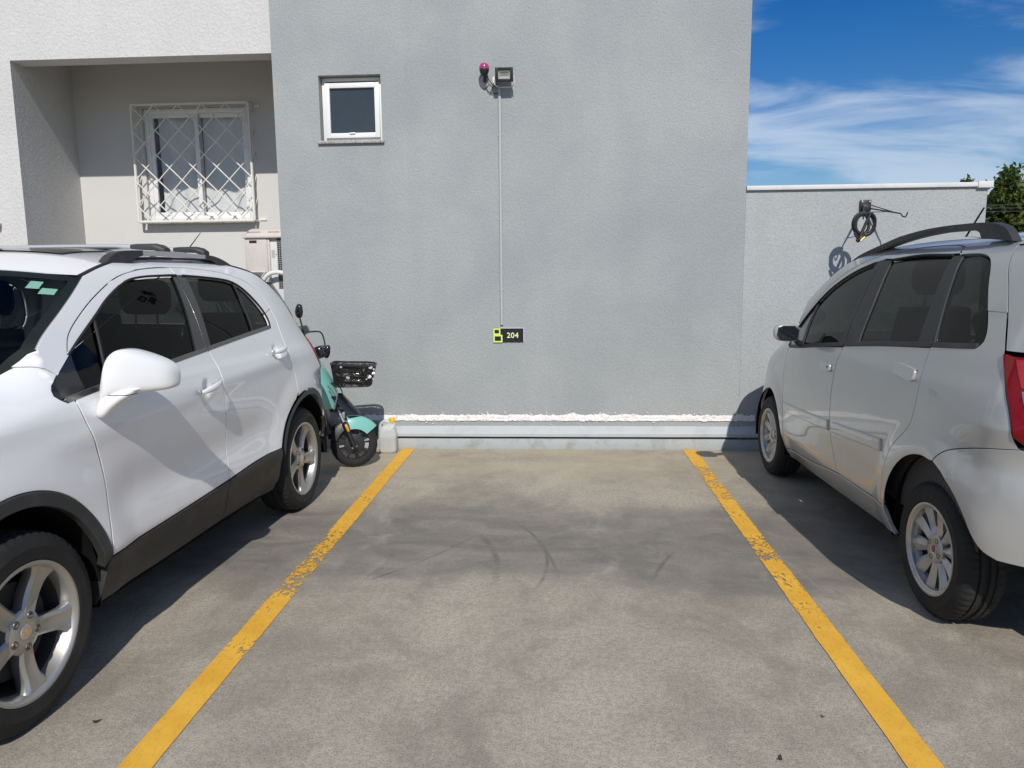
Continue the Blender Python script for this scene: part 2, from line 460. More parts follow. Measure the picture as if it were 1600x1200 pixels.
M['tint'] = glass('tinted_glass', (.060, .076, .073), .50)
M['screen'] = glass('windscreen_glass', (.74, .84, .79), .5)
M['rear_tint'] = glass('rear_tinted_glass', (.40, .46, .44), .7)
M['tint_dark'] = glass('dark_tinted_glass', (.055, .064, .066), .75)
M['black_gloss'] = simple('black_gloss_trim', (.012, .012, .014), .22, coat=.6)
M['black_plastic'] = simple('black_plastic', (.030, .031, .033), .55, bump=(600, .08, .001), vary=(5, (.06, .058, .054), .5, .75))
M['rubber'] = simple('black_rubber', (.012, .012, .013), .7)
M['under'] = simple('underbody_black', (.008, .008, .008), .95, spec=.1)
M['cabin'] = simple('cabin_lining', (.055, .055, .056), .85)
M['seat'] = simple('seat_fabric', (.045, .045, .048), .9, bump=(300, .2, .002))
M['pale_lining'] = simple('headliner', (.36, .355, .34), .9)
M['chrome'] = simple('chrome', (.75, .75, .76), .12, 1.0)
M['satin'] = simple('satin_aluminium', (.62, .62, .63), .38, .9)
M['dark_chrome'] = simple('dark_chrome', (.22, .215, .21), .22, 1.0)
M['bar_alu'] = simple('cross_bar_aluminium', (.58, .58, .59), .5, .55)
M['rim'] = simple('wheel_silver', (.44, .435, .415), .40, .75, vary=(9, (.40, .37, .33), .5, .78))
M['rim_gray'] = simple('wheel_gray', (.52, .51, .49), .42, .7, vary=(12, (.33, .30, .27), .5, .75))
M['disc'] = simple('brake_disc', (.16, .15, .14), .5, .8)
M['disc_dark'] = simple('dark_disc', (.05, .046, .042), .7, .4)  # disc toned down to keep the openings behind the spokes dark
M['barrel'] = simple('dark_barrel', (.085, .08, .074), .6, .5)  # inner rim darker than the lip, so gaps between spokes come out black
M['tyre'] = simple('tyre_rubber', (.011, .011, .011), .80, bump=(90, .12, .002), vary=(6, (.024, .023, .021), .45, .75))
M['red_lens'] = simple('red_lens', (.21, .001, .005), .12, coat=.25, spec=.25)
M['red_bright'] = simple('red_reflector', (.42, .006, .010), .16, coat=1.0, bump=(180, .7, .004))
M['clear_lens'] = simple('clear_lens', (.30, .31, .32), .15, .5, coat=1.0, bump=(70, .35, .004))
M['gold'] = simple('gold_emblem', (.72, .55, .25), .3, .7)
M['red_emblem'] = simple('red_emblem', (.35, .02, .02), .4, coat=.5)
M['sticker'] = simple('pale_green_sticker', (.40, .62, .55), .6)
M['black_metal'] = simple('black_steel', (.015, .015, .016), .45, coat=.1)
M['lamp_lens'] = simple('lamp_reflector', (.80, .80, .78), .25, .2)
M['lamp_led'] = simple('lamp_led_plate', (.50, .48, .36), .4)
M['magenta'] = simple('magenta_dome', (.40, .03, .14), .2, coat=.8)
M['conduit'] = simple('gray_conduit', (.43, .445, .45), .6)
M['sign_black'] = simple('sign_black', (.010, .011, .016), .35)
M['sign_lime'] = simple('sign_lime', (.62, .80, .16), .5)
M['sign_text'] = simple('sign_text', (.80, .86, .46), .5)
M['sign_edge'] = simple('sign_edge', (.75, .76, .76), .4)
M['ac_beige'] = simple('ac_beige_plastic', (.60, .55, .51), .5, vary=(6, (.52, .47, .43), .5, .8))
M['ac_pale'] = simple('ac_pale_metal', (.66, .67, .67), .5)
M['white_plastic'] = simple('white_plastic', (.76, .76, .74), .5)
M['pipe'] = simple('pipe_insulation', (.72, .71, .67), .8, bump=(40, .3, .004))
M['mint'] = simple('mint_paint', (.20, .50, .45), .28, coat=.7)
M['scooter_black'] = simple('scooter_black', (.016, .016, .017), .42, coat=.2)
M['amber'] = simple('amber_reflector', (.75, .36, .03), .25, coat=.6)
M['bag'] = simple('crumpled_plastic', (.012, .012, .013), .22, coat=.5, bump=(38, .9, .02))
M['scrap'] = simple('silver_scrap', (.75, .75, .76), .35, .3)
M['jug'] = simple('jug_plastic', (.80, .82, .82), .35)
M['yellow_cap'] = simple('yellow_cap', (.80, .48, .02), .4)
M['brass'] = simple('brass_lock', (.70, .45, .14), .3, .9)
M['trunk'] = simple('bark', (.09, .07, .05), .9)
M['cable'] = simple('cable_rubber', (.014, .013, .012), .5)
M['leafdry'] = simple('dry_leaf', (.03, .027, .024), .8)
def leaf_mat(name, c1, c2):
    m, N, L, b = new_mat(name)
    v = mapped(N, L, (1, 1, 1)); n = noise_node(N, L, v, 2.3, 3, .6)
    L.new(mixc(N, L, ramp(N, L, n, .35, .65), c1, c2), b.inputs['Base Color'])
    b.inputs['Roughness'].default_value = .55; b.inputs['Specular IOR Level'].default_value = .3
    tl = N.new('ShaderNodeBsdfTranslucent'); tl.inputs[0].default_value = (c2[0] * 1.6, c2[1] * 1.6, c2[2], 1)
    mx = N.new('ShaderNodeMixShader'); mx.inputs[0].default_value = .25
    L.new(b.outputs[0], mx.inputs[1]); L.new(tl.outputs[0], mx.inputs[2]); L.new(mx.outputs[0], N['Material Output'].inputs['Surface'])
    return m
M['leaf_a'] = leaf_mat('leaf_olive', (.060, .086, .020), (.150, .172, .040))
M['leaf_b'] = leaf_mat('leaf_deep', (.046, .078, .022), (.110, .150, .044))
# ------------------------------------------------------------------ ground and painted lines
W = 6.63           # y of the wall faces
def sheet(name, x0, x1, y0, y1, z, mat, nx=1, ny=1, kind='structure'):
    V = [(x0 + (x1 - x0) * i / nx, y0 + (y1 - y0) * j / ny, z) for i in range(nx + 1) for j in range(ny + 1)]
    F = [(i * (ny + 1) + j, (i + 1) * (ny + 1) + j, (i + 1) * (ny + 1) + j + 1, i * (ny + 1) + j + 1) for i in range(nx) for j in range(ny)]
    o = mesh_obj(name, V, F, mat, smooth=False); return tag(o, kind=kind)
sheet('ground', -400, 400, -400, 400, 0, M['concrete'])
def line_strip(name, xc, mat, seed):
    """painted strip with a slightly ragged edge, resting 4 mm above the concrete"""
    rnd = random.Random(seed); V = []; F = []; n = 170; y0, y1 = .6, 6.575
    for i in range(n + 1):
        y = y0 + (y1 - y0) * i / n
        a = noise.noise((y * 6, seed, 0)) * .004 + noise.noise((y * 28, seed, 3)) * .003
        b = noise.noise((y * 6, seed, 7)) * .004 + noise.noise((y * 28, seed, 9)) * .003
        V += [(xc - .056 + a, y, .004), (xc + .056 + b, y, .004)]
        if i: k = 2 * i; F.append((k - 2, k - 1, k + 1, k))
    o = mesh_obj(name, V, F, mat, smooth=False); tag(o, kind='structure'); return o
line_strip('parking_line', -1.346, M['yellow_left'], 1)
line_strip('parking_line', 1.147, M['yellow_right'], 2)
bm = bmesh.new(); add_box(bm, (-.3, 6.62, .045), (40, .08, .098), None, .006)
tag(bm_obj('kerb', bm, M['kerb'], angle=R(40)), kind='structure')

# ------------------------------------------------------------------ grey building
gb = thing('gray_building', 'tall windowless-looking grey stucco building end facing the empty bay', 'building', (-.4, W, 0))
gb['label'] = 'tall grey stucco building end behind the empty parking bay'
GX0, GX1, GZ = -2.437, 1.58, 7.0
wx0, wx1, wz0, wz1 = -2.040, -1.503, 2.697, 3.240     # small window opening
def wall_face(x0, x1, z0, z1, holes, y, depth):
    """front wall with rectangular through-holes, built from butted blocks merged on shared vertices"""
    xs = sorted({x0, x1} | {h[0] for h in holes} | {h[1] for h in holes}); zs = sorted({z0, z1} | {h[2] for h in holes} | {h[3] for h in holes})
    solid = lambda i, j: 0 <= i < len(xs) - 1 and 0 <= j < len(zs) - 1 and not any(h[0] <= (xs[i] + xs[i + 1]) / 2 <= h[1] and h[2] <= (zs[j] + zs[j + 1]) / 2 <= h[3] for h in holes)
    bm = bmesh.new(); vs = {}
    def v(i, j, k):
        if (i, j, k) not in vs: vs[(i, j, k)] = bm.verts.new((xs[i], y + depth * k, zs[j]))
        return vs[(i, j, k)]
    for i in range(len(xs) - 1):
        for j in range(len(zs) - 1):
            if not solid(i, j): continue
            bm.faces.new((v(i, j, 0), v(i + 1, j, 0), v(i + 1, j + 1, 0), v(i, j + 1, 0)))
            bm.faces.new((v(i, j, 1), v(i, j + 1, 1), v(i + 1, j + 1, 1), v(i + 1, j, 1)))
            for (di, dj, q) in ((-1, 0, ((0, 0), (0, 1))), (1, 0, ((1, 1), (1, 0))), (0, -1, ((1, 0), (0, 0))), (0, 1, ((0, 1), (1, 1)))):
                if not solid(i + di, j + dj):
                    a, b = q
                    bm.faces.new((v(i + a[0], j + a[1], 0), v(i + b[0], j + b[1], 0), v(i + b[0], j + b[1], 1), v(i + a[0], j + a[1], 1)))
    return bm
bm_obj('front_wall', wall_face(GX0, GX1, .20, GZ, [(wx0, wx1, wz0, wz1)], W, .16), M['gray_wall'], gb)
box('side_wall', (GX1 - .16, W + .16, 0), (GX1, W + 5, GZ), M['gray_wall'], gb)
box('side_wall', (GX0, W + .16, 0), (GX0 + .16, W + 5, GZ), M['gray_wall'], gb)
box('roof', (GX0 - .02, W - .02, GZ), (GX1 + .02, W + 5.02, GZ + .12), M['coping'], gb)
# small window
win = group_part('window', gb)
def rect_frame(name, x0, x1, z0, z1, wv, y0, y1, mat, parent, bevel=.004):
    bm = bmesh.new()
    add_box(bm, ((x0 + wv / 2), (y0 + y1) / 2, (z0 + z1) / 2), (wv, y1 - y0, z1 - z0), None, bevel)
    add_box(bm, ((x1 - wv / 2), (y0 + y1) / 2, (z0 + z1) / 2), (wv, y1 - y0, z1 - z0), None, bevel)
    add_box(bm, ((x0 + x1) / 2, (y0 + y1) / 2, z0 + wv / 2), (x1 - x0 - 2 * wv + .001, y1 - y0 - .002, wv), None, bevel)
    add_box(bm, ((x0 + x1) / 2, (y0 + y1) / 2, z1 - wv / 2), (x1 - x0 - 2 * wv + .001, y1 - y0 - .002, wv), None, bevel)
    return bm_obj(name, bm, mat, parent, angle=R(40))
rect_frame('frame', wx0 + .004, wx1 - .004, wz0 + .012, wz1 - .004, .030, W + .075, W + .14, M['white_frame'], win)
rect_frame('sash', wx0 + .032, wx1 - .03, wz0 + .036, wz1 - .05, .042, W + .055, W + .10, M['white_frame'], win)
box('pane', (wx0 + .06, W + .078, wz0 + .06), (wx1 - .06, W + .084, wz1 - .08), M['obscure'], win)
box('latch', (-1.80, W + .044, wz0 + .068), (-1.75, W + .056, wz0 + .080), M['white_frame'], win, .003)
box('sill', (wx0 - .022, W - .028, wz0 - .022), (wx1 + .018, W + .05, wz0 + .004), M['granite'], win, .003)
# beam at the foot of the wall
def profile_x(name, prof, x0, x1, mat, parent, n=1, wob=0):
    V = []; F = []; m = len(prof)
    for i in range(n + 1):
        x = x0 + (x1 - x0) * i / n
        for (y, z) in prof: V.append((x, y + noise.noise((x * 3, y * 9, z * 9)) * wob, z + noise.noise((x * 2.3, z * 7, 5)) * wob))
    for i in range(n):
        for k in range(m):
            k2 = (k + 1) % m; F.append((i * m + k, (i + 1) * m + k, (i + 1) * m + k2, i * m + k2))
    F.append(tuple(range(m))); F.append(tuple(n * m + k for k in reversed(range(m))))
    return finish(name, V, F, mat, parent, angle=R(25))
profile_x('base_beam', [(6.70, .114), (6.578, .114), (6.574, .118), (6.574, .143), (6.578, .148), (6.627, .204), (6.70, .204)], -1.49, 3.5, M['beam'], gb, 60, .0025)
profile_x('beam_end_block', [(6.72, .108), (6.60, .108), (6.605, .26), (6.72, .26)], -1.62, -1.494, M['beam'], gb)
# bare strip and torn flakes of old white paint above the beam
def peel():
    rnd = random.Random(5)
    V = []; F = []
    x = -1.72; prev = None
    def jag(x):
        return .026 * abs(noise.noise((x * 4.2, 1, 0))) + .022 * max(0, noise.noise((x * 11, 2, 0))) + .011 * noise.noise((x * 34, 3, 0)) + .005 * noise.noise((x * 95, 4, 0))
    n = 900; x0, x1 = -1.75, 1.72
    for i in range(n + 1):
        x = x0 + (x1 - x0) * i / n
        zt = .300 + jag(x); zb = .252 + .008 * noise.noise((x * 16, 8, 0)) + .006 * noise.noise((x * 60, 9, 0))
        for k in range(4):
            t = k / 3; z = zb + (zt - zb) * t
            d = .005 + .007 * (1 - t) * (.6 + .8 * noise.noise((x * 22, z * 50, 2))) + .004 * noise.noise((x * 70, z * 90, 6))
            V.append((x, W - max(.0015, d * (1 if k < 3 else .35)), z))
        if i:
            b = 4 * i
            for k in range(3): F.append((b - 4 + k, b + k, b + k + 1, b - 3 + k))
    o = finish('torn_paint_strip', V, F, M['peel'], gb, smooth=False); o['kind'] = 'stuff'
    V = []; F = []
    for i in range(60):                                   # torn slivers pointing up out of the strip, and chips on the ledge
        x = rnd.uniform(-1.7, 1.7); z = .31 + rnd.uniform(-.02, .014); a = rnd.gauss(1.9, .5); l = rnd.uniform(.012, .032) * (1.5 if rnd.random() < .12 else 1); w = rnd.uniform(.003, .009)
        if i % 4 == 0: z = rnd.uniform(.215, .26); a = rnd.uniform(-.3, .3); l *= .8; w *= .8
        dx, dz = math.cos(a), math.sin(a); b = len(V); y = W - rnd.uniform(.004, .010)
        V += [(x - dz * w, y, z + dx * w), (x + dz * w, y, z - dx * w), (x + dx * l, y - .006, z + dz * l), (x, y + .003, z)]
        F += [(b, b + 1, b + 2), (b, b + 3, b + 1), (b + 1, b + 3, b + 2), (b + 2, b + 3, b)]
    o = finish('paint_flake', V, F, M['peel'], gb, smooth=False); o['kind'] = 'stuff'
peel()
# ------------------------------------------------------------------ low wall
lw = thing('low_wall', 'low pale stucco wall with metal coping to the right of the tall building', 'wall', (2.55, W, 0))
box('wall_body', (GX1 + .002, W + .004, .0), (3.545, W + .17, 2.225), M['low_wall'], lw)
box('coping', (GX1 + .003, W - .022, 2.226), (3.46, W + .20, 2.262), M['coping'], lw, .003)
box('coping_end', (3.455, W - .030, 2.216), (3.575, W + .21, 2.268), M['coping'], lw, .003)
# ------------------------------------------------------------------ white building with a recess
wb = thing('white_building', 'white stucco building with a shaded recess behind the white car', 'building', (-4, W, 0))
WX0 = -12.0; RX0, RZ = -4.772, 3.437; D = 1.03; RXB = -4.885
bm_obj('facade', wall_face(WX0, GX0 - .002, 0, GZ - .2, [(RX0 - .12, GX0 - .002, -.01, RZ), (-6.35, -5.035, 2.05, 3.15)], W + .012, .2), M['white_wall'], wb)
V = [(RX0, W, 0), (RXB, W + D, 0), (RXB, W + D, RZ), (RX0, W, RZ), (RX0 - .12, W, 0), (RX0 - .16, W + D, 0), (RX0 - .16, W + D, RZ), (RX0 - .12, W, RZ)]
V = [(x, y + .012, z) for x, y, z in V]
finish('recess_side_wall', V, [(0, 1, 2, 3), (4, 7, 6, 5), (0, 4, 5, 1), (3, 2, 6, 7), (0, 3, 7, 4), (1, 5, 6, 2)], M['white_wall'], wb, smooth=False)
bwx0, bwx1, bwz0, bwz1 = -4.186, -3.098, 2.125, 3.238
bm_obj('recess_back_wall', wall_face(RXB - .1, GX0 + .0, 0, RZ + .45, [(bwx0, bwx1, bwz0, bwz1)], W + D + .012, .14), M['recess'], wb)
box('recess_ceiling', (RXB - .1, W + .212, RZ + .45), (GX0 - .002, W + 1.25, RZ + .57), M['recess'], wb)
xq = RX0 + (RXB - RX0) * .2 / D
V = [(a, b, c) for c in (RZ + .0005, RZ + .449) for (a, b) in ((xq, W + .213), (RXB, W + D + .011), (RXB - .14, W + D + .011), (xq - .14, W + .213))]
finish('recess_side_upper', V, [(0, 1, 2, 3), (4, 7, 6, 5), (0, 4, 5, 1), (1, 5, 6, 2), (2, 6, 7, 3), (3, 7, 4, 0)], M['white_wall'], wb, smooth=False)
# barred window
bw = group_part('window', wb)
yb = W + D + .012
rect_frame('frame', bwx0 + .003, bwx1 - .003, bwz0 + .003, bwz1 - .003, .045, yb + .03, yb + .11, M['white_frame'], bw)
xm = (bwx0 + bwx1) / 2 - .01
rect_frame('sash', bwx0 + .045, xm + .025, bwz0 + .045, bwz1 - .045, .045, yb + .04, yb + .068, M['white_frame'], bw)
rect_frame('sash', xm - .02, bwx1 - .045, bwz0 + .045, bwz1 - .045, .045, yb + .072, yb + .10, M['white_frame'], bw)
box('pane', (bwx0 + .085, yb + .052, bwz0 + .085), (xm - .016, yb + .056, bwz1 - .085), M['pane'], bw)
box('pane', (xm + .02, yb + .084, bwz0 + .085), (bwx1 - .085, yb + .088, bwz1 - .085), M['pane'], bw)
def curtain(x0, x1, z0, z1, y, seed):
    def fn(a, b):
        x = x0 + (x1 - x0) * a; z = z0 + (z1 - z0) * b
        f = math.sin(x * 34 + math.sin(z * 3 + seed) * .7 + seed) * .016 + math.sin(x * 15 + z * 1.6 + seed * 2) * .014
        return Vector((x, y + f * (1.1 - .5 * b), z))
    grid_obj('curtain', fn, 70, 14, M['curtain'], bw)
curtain(bwx0 + .085, xm + .0, bwz0 + .02, bwz1, yb + .155, 1.0)
curtain(xm + .02, bwx1 - .01, bwz0 + .02, bwz1, yb + .165, 2.2)
box('room', (bwx0 - .05, yb + .32, bwz0 - .1), (bwx1 + .05, yb + .36, bwz1 + .1), M['dark_room'], bw)
box('sill', (bwx0 - .02, yb - .07, bwz0 - .03), (bwx1 + .03, yb + .03, bwz0 + .001), M['granite'], bw, .003)
# cage of bars in front of it
gr = group_part('window_grille', wb)
gx0, gx1, gz0, gz1, gy = -4.236, -3.040, 2.112, 3.250, W + .935
pg = [(gx0, gz0), (gx1, gz0), (gx1, gz1), (gx0, gz1)]
tubes('grille_frame', [([(gx0, gy, gz0), (gx1, gy, gz0)], .013), ([(gx0, gy, gz1), (gx1, gy, gz1)], .013), ([(gx0, gy, gz0), (gx0, gy, gz1)], .013), ([(gx1, gy, gz0), (gx1, gy, gz1)], .013)]
      + [([(x, gy, z), (x, yb, z)], .011) for x, z in pg], M['grille'], gr, 6)
box('mounting_lug', (gx1 + .02, yb - .012, gz1 - .03), (gx1 + .075, yb - .002, gz1 - .005), M['grille'], gr)
box('mounting_lug', (gx1 + .02, yb - .012, gz0 + .005), (gx1 + .085, yb - .002, gz0 + .03), M['grille'], gr)
def clip(x, z, dx, dz):
    """end of a diagonal bar inside the frame"""
    ts = []
    if dx > 0: ts.append((gx1 - x) / dx)
    if dx < 0: ts.append((gx0 - x) / dx)
    ts.append((gz1 - z) / dz)
    t = min(ts); return x + dx * t, z + dz * t
sp_ = .243
for sgn in (1, -1):
    k = 0
    starts = [(gx0 + .07 + sp_ * i, gz0) for i in range(5)] if sgn > 0 else [(gx1 - .07 - sp_ * i, gz0) for i in range(5)]
    xs0 = gx0 if sgn > 0 else gx1
    starts += [(xs0, gz0 + (sp_ - .07) * 1.0 + sp_ * i * 1.0) for i in range(4)]
    for (x, z) in starts:
        e = clip(x, z, sgn * .72, .72)
        if abs(e[0] - x) < .05: continue
        tubes('bar', [([(x, gy + sgn * .0045, z), (e[0], gy + sgn * .0045, e[1])], .0062)], M['grille'], gr, 6)
for i in range(2):                                            # sides of the cage
    x = (gx0, gx1)[i]
    for j in range(5):
        z = gz0 + .10 + j * .22
        tubes('bar', [([(x, gy, z), (x, yb, min(gz1, z + .13))], .006)], M['grille'], gr, 6)
# next window along the facade, only its corner shows
ow = group_part('window', wb)
rect_frame('frame', -6.347, -5.038, 2.053, 3.147, .05, W + .06, W + .12, M['white_frame'], ow)
box('pane', (-6.30, W + .088, 2.10), (-5.088, W + .094, 3.10), M['obscure'], ow)
box('sill', (-6.38, W - .05, 2.018), (-5.0, W + .07, 2.049), M['granite'], ow, .003)
# ------------------------------------------------------------------ car bodies: smooth side/corner surface and panels cut from it
def interp(x, pts):
    if x <= pts[0][0]: return pts[0][1]
    if x >= pts[-1][0]: return pts[-1][1]
    for i in range(len(pts) - 1):
        x0, y0 = pts[i]; x1, y1 = pts[i + 1]
        if x <= x1:
            h = x1 - x0; t = (x - x0) / h; d = (y1 - y0) / h
            dp = (y0 - pts[i - 1][1]) / (x0 - pts[i - 1][0]) if i > 0 else d
            dn = (pts[i + 2][1] - y1) / (pts[i + 2][0] - x1) if i + 2 < len(pts) else d
            m0 = 0.0 if dp * d <= 0 else 2 * dp * d / (dp + d); m1 = 0.0 if dn * d <= 0 else 2 * dn * d / (dn + d)
            return (2 * t**3 - 3 * t * t + 1) * y0 + (t**3 - 2 * t * t + t) * h * m0 + (-2 * t**3 + 3 * t * t) * y1 + (t**3 - t * t) * h * m1
def sst(a, b, x):
    t = min(1, max(0, (x - a) / (b - a))); return t * t * (3 - 2 * t)
def pulse(x, c, w): return math.exp(-((x - c) / w) ** 2)
class Surf:
    """o(s, z): outward distance from the tyre faces; u runs along the side and round both corners"""
    def __init__(s, rear, front, out, HW, base, f1, kf, r0, kr, uF, aF, bF, uR, aR, bR, relief):
        L = math.hypot(front[0] - rear[0], front[1] - rear[1])
        s.o = (rear[0], rear[1]); s.f = ((front[0] - rear[0]) / L, (front[1] - rear[1]) / L); s.wb = L
        n = (-s.f[1], s.f[0])
        if n[0] * out < 0: n = (-n[0], -n[1])
        s.n = n; s.HW = HW; s.base = base; s.f1, s.kf, s.r0, s.kr = f1, kf, r0, kr
        s.uF, s.aF, s.bF, s.uR, s.aR, s.bR = uF, aF, bF, uR, aR, bR; s.relief = relief
    def side(s, y, z):
        o = interp(z, s.base)
        f = y - interp(z, s.f1)
        if f > 0: o -= interp(z, s.kf) * f * f
        r = interp(z, s.r0) - y
        if r > 0: o -= interp(z, s.kr) * r * r
        return o + s.relief(y, z)
    def S(s, u, z):
        if u > s.uF: d, a, b, u0, sg = u - s.uF, interp(z, s.aF), s.bF, s.uF, 1
        elif u < s.uR: d, a, b, u0, sg = s.uR - u, interp(z, s.aR), interp(z, s.bR), s.uR, -1
        else: return u, s.side(u, z)
        L = (a + b) * .785
        if d < L:
            p = d / L * PI / 2; y = u0 + sg * a * math.sin(p); return y, s.side(y, z) - b * (1 - math.cos(p))
        y = u0 + sg * a; o0 = s.side(y, z) - b; w = s.HW + o0; t = min(1, (d - L) / max(w, .01))
        return y + sg * .07 * (1 - (1 - t) ** 2), o0 - (d - L)
    def U(s, y, z):
        """u of a point given by its s on a corner"""
        if s.uR <= y <= s.uF: return y
        a, b, u0, sg = (interp(z, s.aF), s.bF, s.uF, 1) if y > s.uF else (interp(z, s.aR), interp(z, s.bR), s.uR, -1)
        return u0 + sg * math.asin(min(1, abs(y - u0) / a)) / (PI / 2) * (a + b) * .785
    def Umid(s, z, front):
        """u at the car's centre line"""
        sg, a, b, u0 = (1, interp(z, s.aF), s.bF, s.uF) if front else (-1, interp(z, s.aR), interp(z, s.bR), s.uR)
        L = (a + b) * .785; o0 = s.side(u0 + sg * a, z) - b
        return u0 + sg * (L + s.HW + o0)
    def Uo(s, o, z, front):
        """u on the flat end face at outward distance o"""
        sg, a, b, u0 = (1, interp(z, s.aF), s.bF, s.uF) if front else (-1, interp(z, s.aR), interp(z, s.bR), s.uR)
        L = (a + b) * .785; o0 = s.side(u0 + sg * a, z) - b
        return u0 + sg * (L + max(0, o0 - o))
    def P(s, y, o, z): return Vector((s.o[0] + s.f[0] * y + s.n[0] * o, s.o[1] + s.f[1] * y + s.n[1] * o, z))
    def mir(s, o): return -2 * s.HW - o
    def loc(s, u, z, off=0.0):
        y, o = s.S(u, z)
        if off == 0.0: return (y, o, z)
        n = s.nl(u, z); return (y + n[0] * off, o + n[1] * off, z + n[2] * off)
    def nl(s, u, z):
        e = .004
        a = s.S(u + e, z); b = s.S(u - e, z); c = s.S(u, z + e); d = s.S(u, z - e)
        tu = Vector((a[0] - b[0], a[1] - b[1], 0)); tz = Vector((c[0] - d[0], c[1] - d[1], 2 * e))
        n = tu.cross(tz)
        if n.length < 1e-9: return Vector((0, 1, 0))
        n.normalize()
        # local axes (s, o, z): outward must be +o on the side and away from the car at the ends
        ref = Vector((0, 1, 0)) if s.uR <= u <= s.uF else Vector(((1 if u > s.uF else -1) * .7, .7, 0))
        return n if n.dot(ref) > 0 else -n
def area2(p): return sum(p[i - 1][0] * p[i][1] - p[i][0] * p[i - 1][1] for i in range(len(p))) / 2
def inset(poly, d):
    n = len(poly); out = []
    for i in range(n):
        a, b, c = poly[i - 1], poly[i], poly[(i + 1) % n]
        e1 = (b[0] - a[0], b[1] - a[1]); e2 = (c[0] - b[0], c[1] - b[1])
        l1 = math.hypot(*e1) or 1e-9; l2 = math.hypot(*e2) or 1e-9
        n1 = (-e1[1] / l1, e1[0] / l1); n2 = (-e2[1] / l2, e2[0] / l2)
        m = (n1[0] + n2[0], n1[1] + n2[1]); ml = math.hypot(*m) or 1e-9
        m = (m[0] / ml, m[1] / ml); k = max(.5, m[0] * n1[0] + m[1] * n1[1])
        out.append((b[0] + m[0] * d / k, b[1] + m[1] * d / k))
    return out
def panel_geo(sf, poly, res=.03, gap=.002, rad=.0035, depth=.02, off=0.0):
    """panel cut from the surface: filled face, rounded edge and a return flange; local (s, o, z) verts, faces, normals"""
    if area2(poly) < 0: poly = rev(poly)
    A = inset(poly, gap + rad); B = inset(poly, gap + rad * .25); Cc = inset(poly, gap)
    B_ = np.array(A); lo = B_.min(0); hi = B_.max(0)
    gx, gz = np.meshgrid(np.arange(math.floor(lo[0] / res) + .5, hi[0] / res + 1) * res, np.arange(math.floor(lo[1] / res) + .5, hi[1] / res + 1) * res)
    gx[1::2] += res * .5
    G = np.stack([gx.ravel(), gz.ravel()], 1)
    x1, z1 = B_[:, 0], B_[:, 1]; x2, z2 = np.roll(x1, -1), np.roll(z1, -1)
    cross = ((z1[None] > G[:, 1:2]) != (z2[None] > G[:, 1:2]))
    with np.errstate(divide='ignore', invalid='ignore'):
        xi = (x2 - x1)[None] * (G[:, 1:2] - z1[None]) / (z2 - z1)[None] + x1[None]
    ins = (cross & (G[:, 0:1] < xi)).sum(1) % 2 == 1
    G = G[ins]
    if len(G):
        d2 = ((G[:, None, :] - B_[None]) ** 2).sum(2).min(1); G = G[d2 > (res * .55) ** 2]
    na = len(A)
    pts2 = [Vector(p) for p in A] + [Vector((float(a), float(b))) for a, b in G]
    vco, _, fcs, *_rest = delaunay_2d_cdt(pts2, [(i, (i + 1) % na) for i in range(na)], [], 1, 1e-6)
    # keep the triangles whose middle lies inside the outline
    if fcs:
        cen = np.array([[sum(vco[i][c] for i in f) / 3 for c in (0, 1)] for f in fcs])
        cross = ((z1[None] > cen[:, 1:2]) != (z2[None] > cen[:, 1:2]))
        with np.errstate(divide='ignore', invalid='ignore'):
            xi = (x2 - x1)[None] * (cen[:, 1:2] - z1[None]) / (z2 - z1)[None] + x1[None]
        ok = (cross & (cen[:, 0:1] < xi)).sum(1) % 2 == 1
        fcs = [f for f, k in zip(fcs, ok) if k]
    V = []; NN = []; F = [tuple(f) for f in fcs]
    for v in vco:
        V.append(sf.loc(v[0], v[1], off)); NN.append(sf.nl(v[0], v[1]))
    be = {}; cnt = {}
    for f in F:
        for a, b in zip(f, f[1:] + f[:1]):
            k = (min(a, b), max(a, b)); cnt[k] = cnt.get(k, 0) + 1
    for (a, b), c in cnt.items():
        if c == 1: be.setdefault(a, []).append(b); be.setdefault(b, []).append(a)
    co = {i: (v[0], v[1]) for i, v in enumerate(vco)}
    start = next(iter(be)); loop = [start]; prev = None; cur = start
    while True:
        nx = [x for x in be[cur] if x != prev]
        if not nx: break
        nxt = nx[0]
        if nxt == start: break
        loop.append(nxt); prev, cur = cur, nxt
        if len(loop) > 20000: break
    pl = [co[i] for i in loop]
    if area2(pl) < 0: loop = rev(loop); pl = [co[i] for i in loop]
    # drop doubled points
    P1 = inset(pl, -rad * .75); P2 = inset(pl, -rad)
    m = len(pl); b1 = len(V)
    for i in range(m):
        u, z = P1[i]; n = sf.nl(u, z); q = sf.loc(u, z); V.append(tuple(a + b * (off - rad * .3) for a, b in zip(q, n)))
        o2 = (P2[i][0] - pl[i][0], P2[i][1] - pl[i][1]); l = math.hypot(*o2) or 1e-9
        e = .004
        q2 = sf.loc(u + o2[0] / l * e, z + o2[1] / l * e); d = Vector((q2[0] - q[0], q2[1] - q[1], q2[2] - q[2])).normalized()
        NN.append((n * .75 + d * .65).normalized())
        P2[i] = (P2[i], d)
    b2 = len(V)
    for i in range(m):
        (u, z), d = P2[i]; n = sf.nl(u, z); q = sf.loc(u, z); V.append(tuple(a + b * (off - rad) for a, b in zip(q, n))); NN.append(d)
    b3 = len(V)
    for i in range(m):
        (u, z), d = P2[i]; n = sf.nl(u, z); q = sf.loc(u, z); V.append(tuple(a + b * (off - depth) for a, b in zip(q, n))); NN.append(d)
    for i in range(m):
        j = (i + 1) % m
        F.append((loop[i], b1 + i, b1 + j, loop[j])); F.append((b1 + i, b2 + i, b2 + j, b1 + j)); F.append((b2 + i, b3 + i, b3 + j, b2 + j))
    return V, F, NN
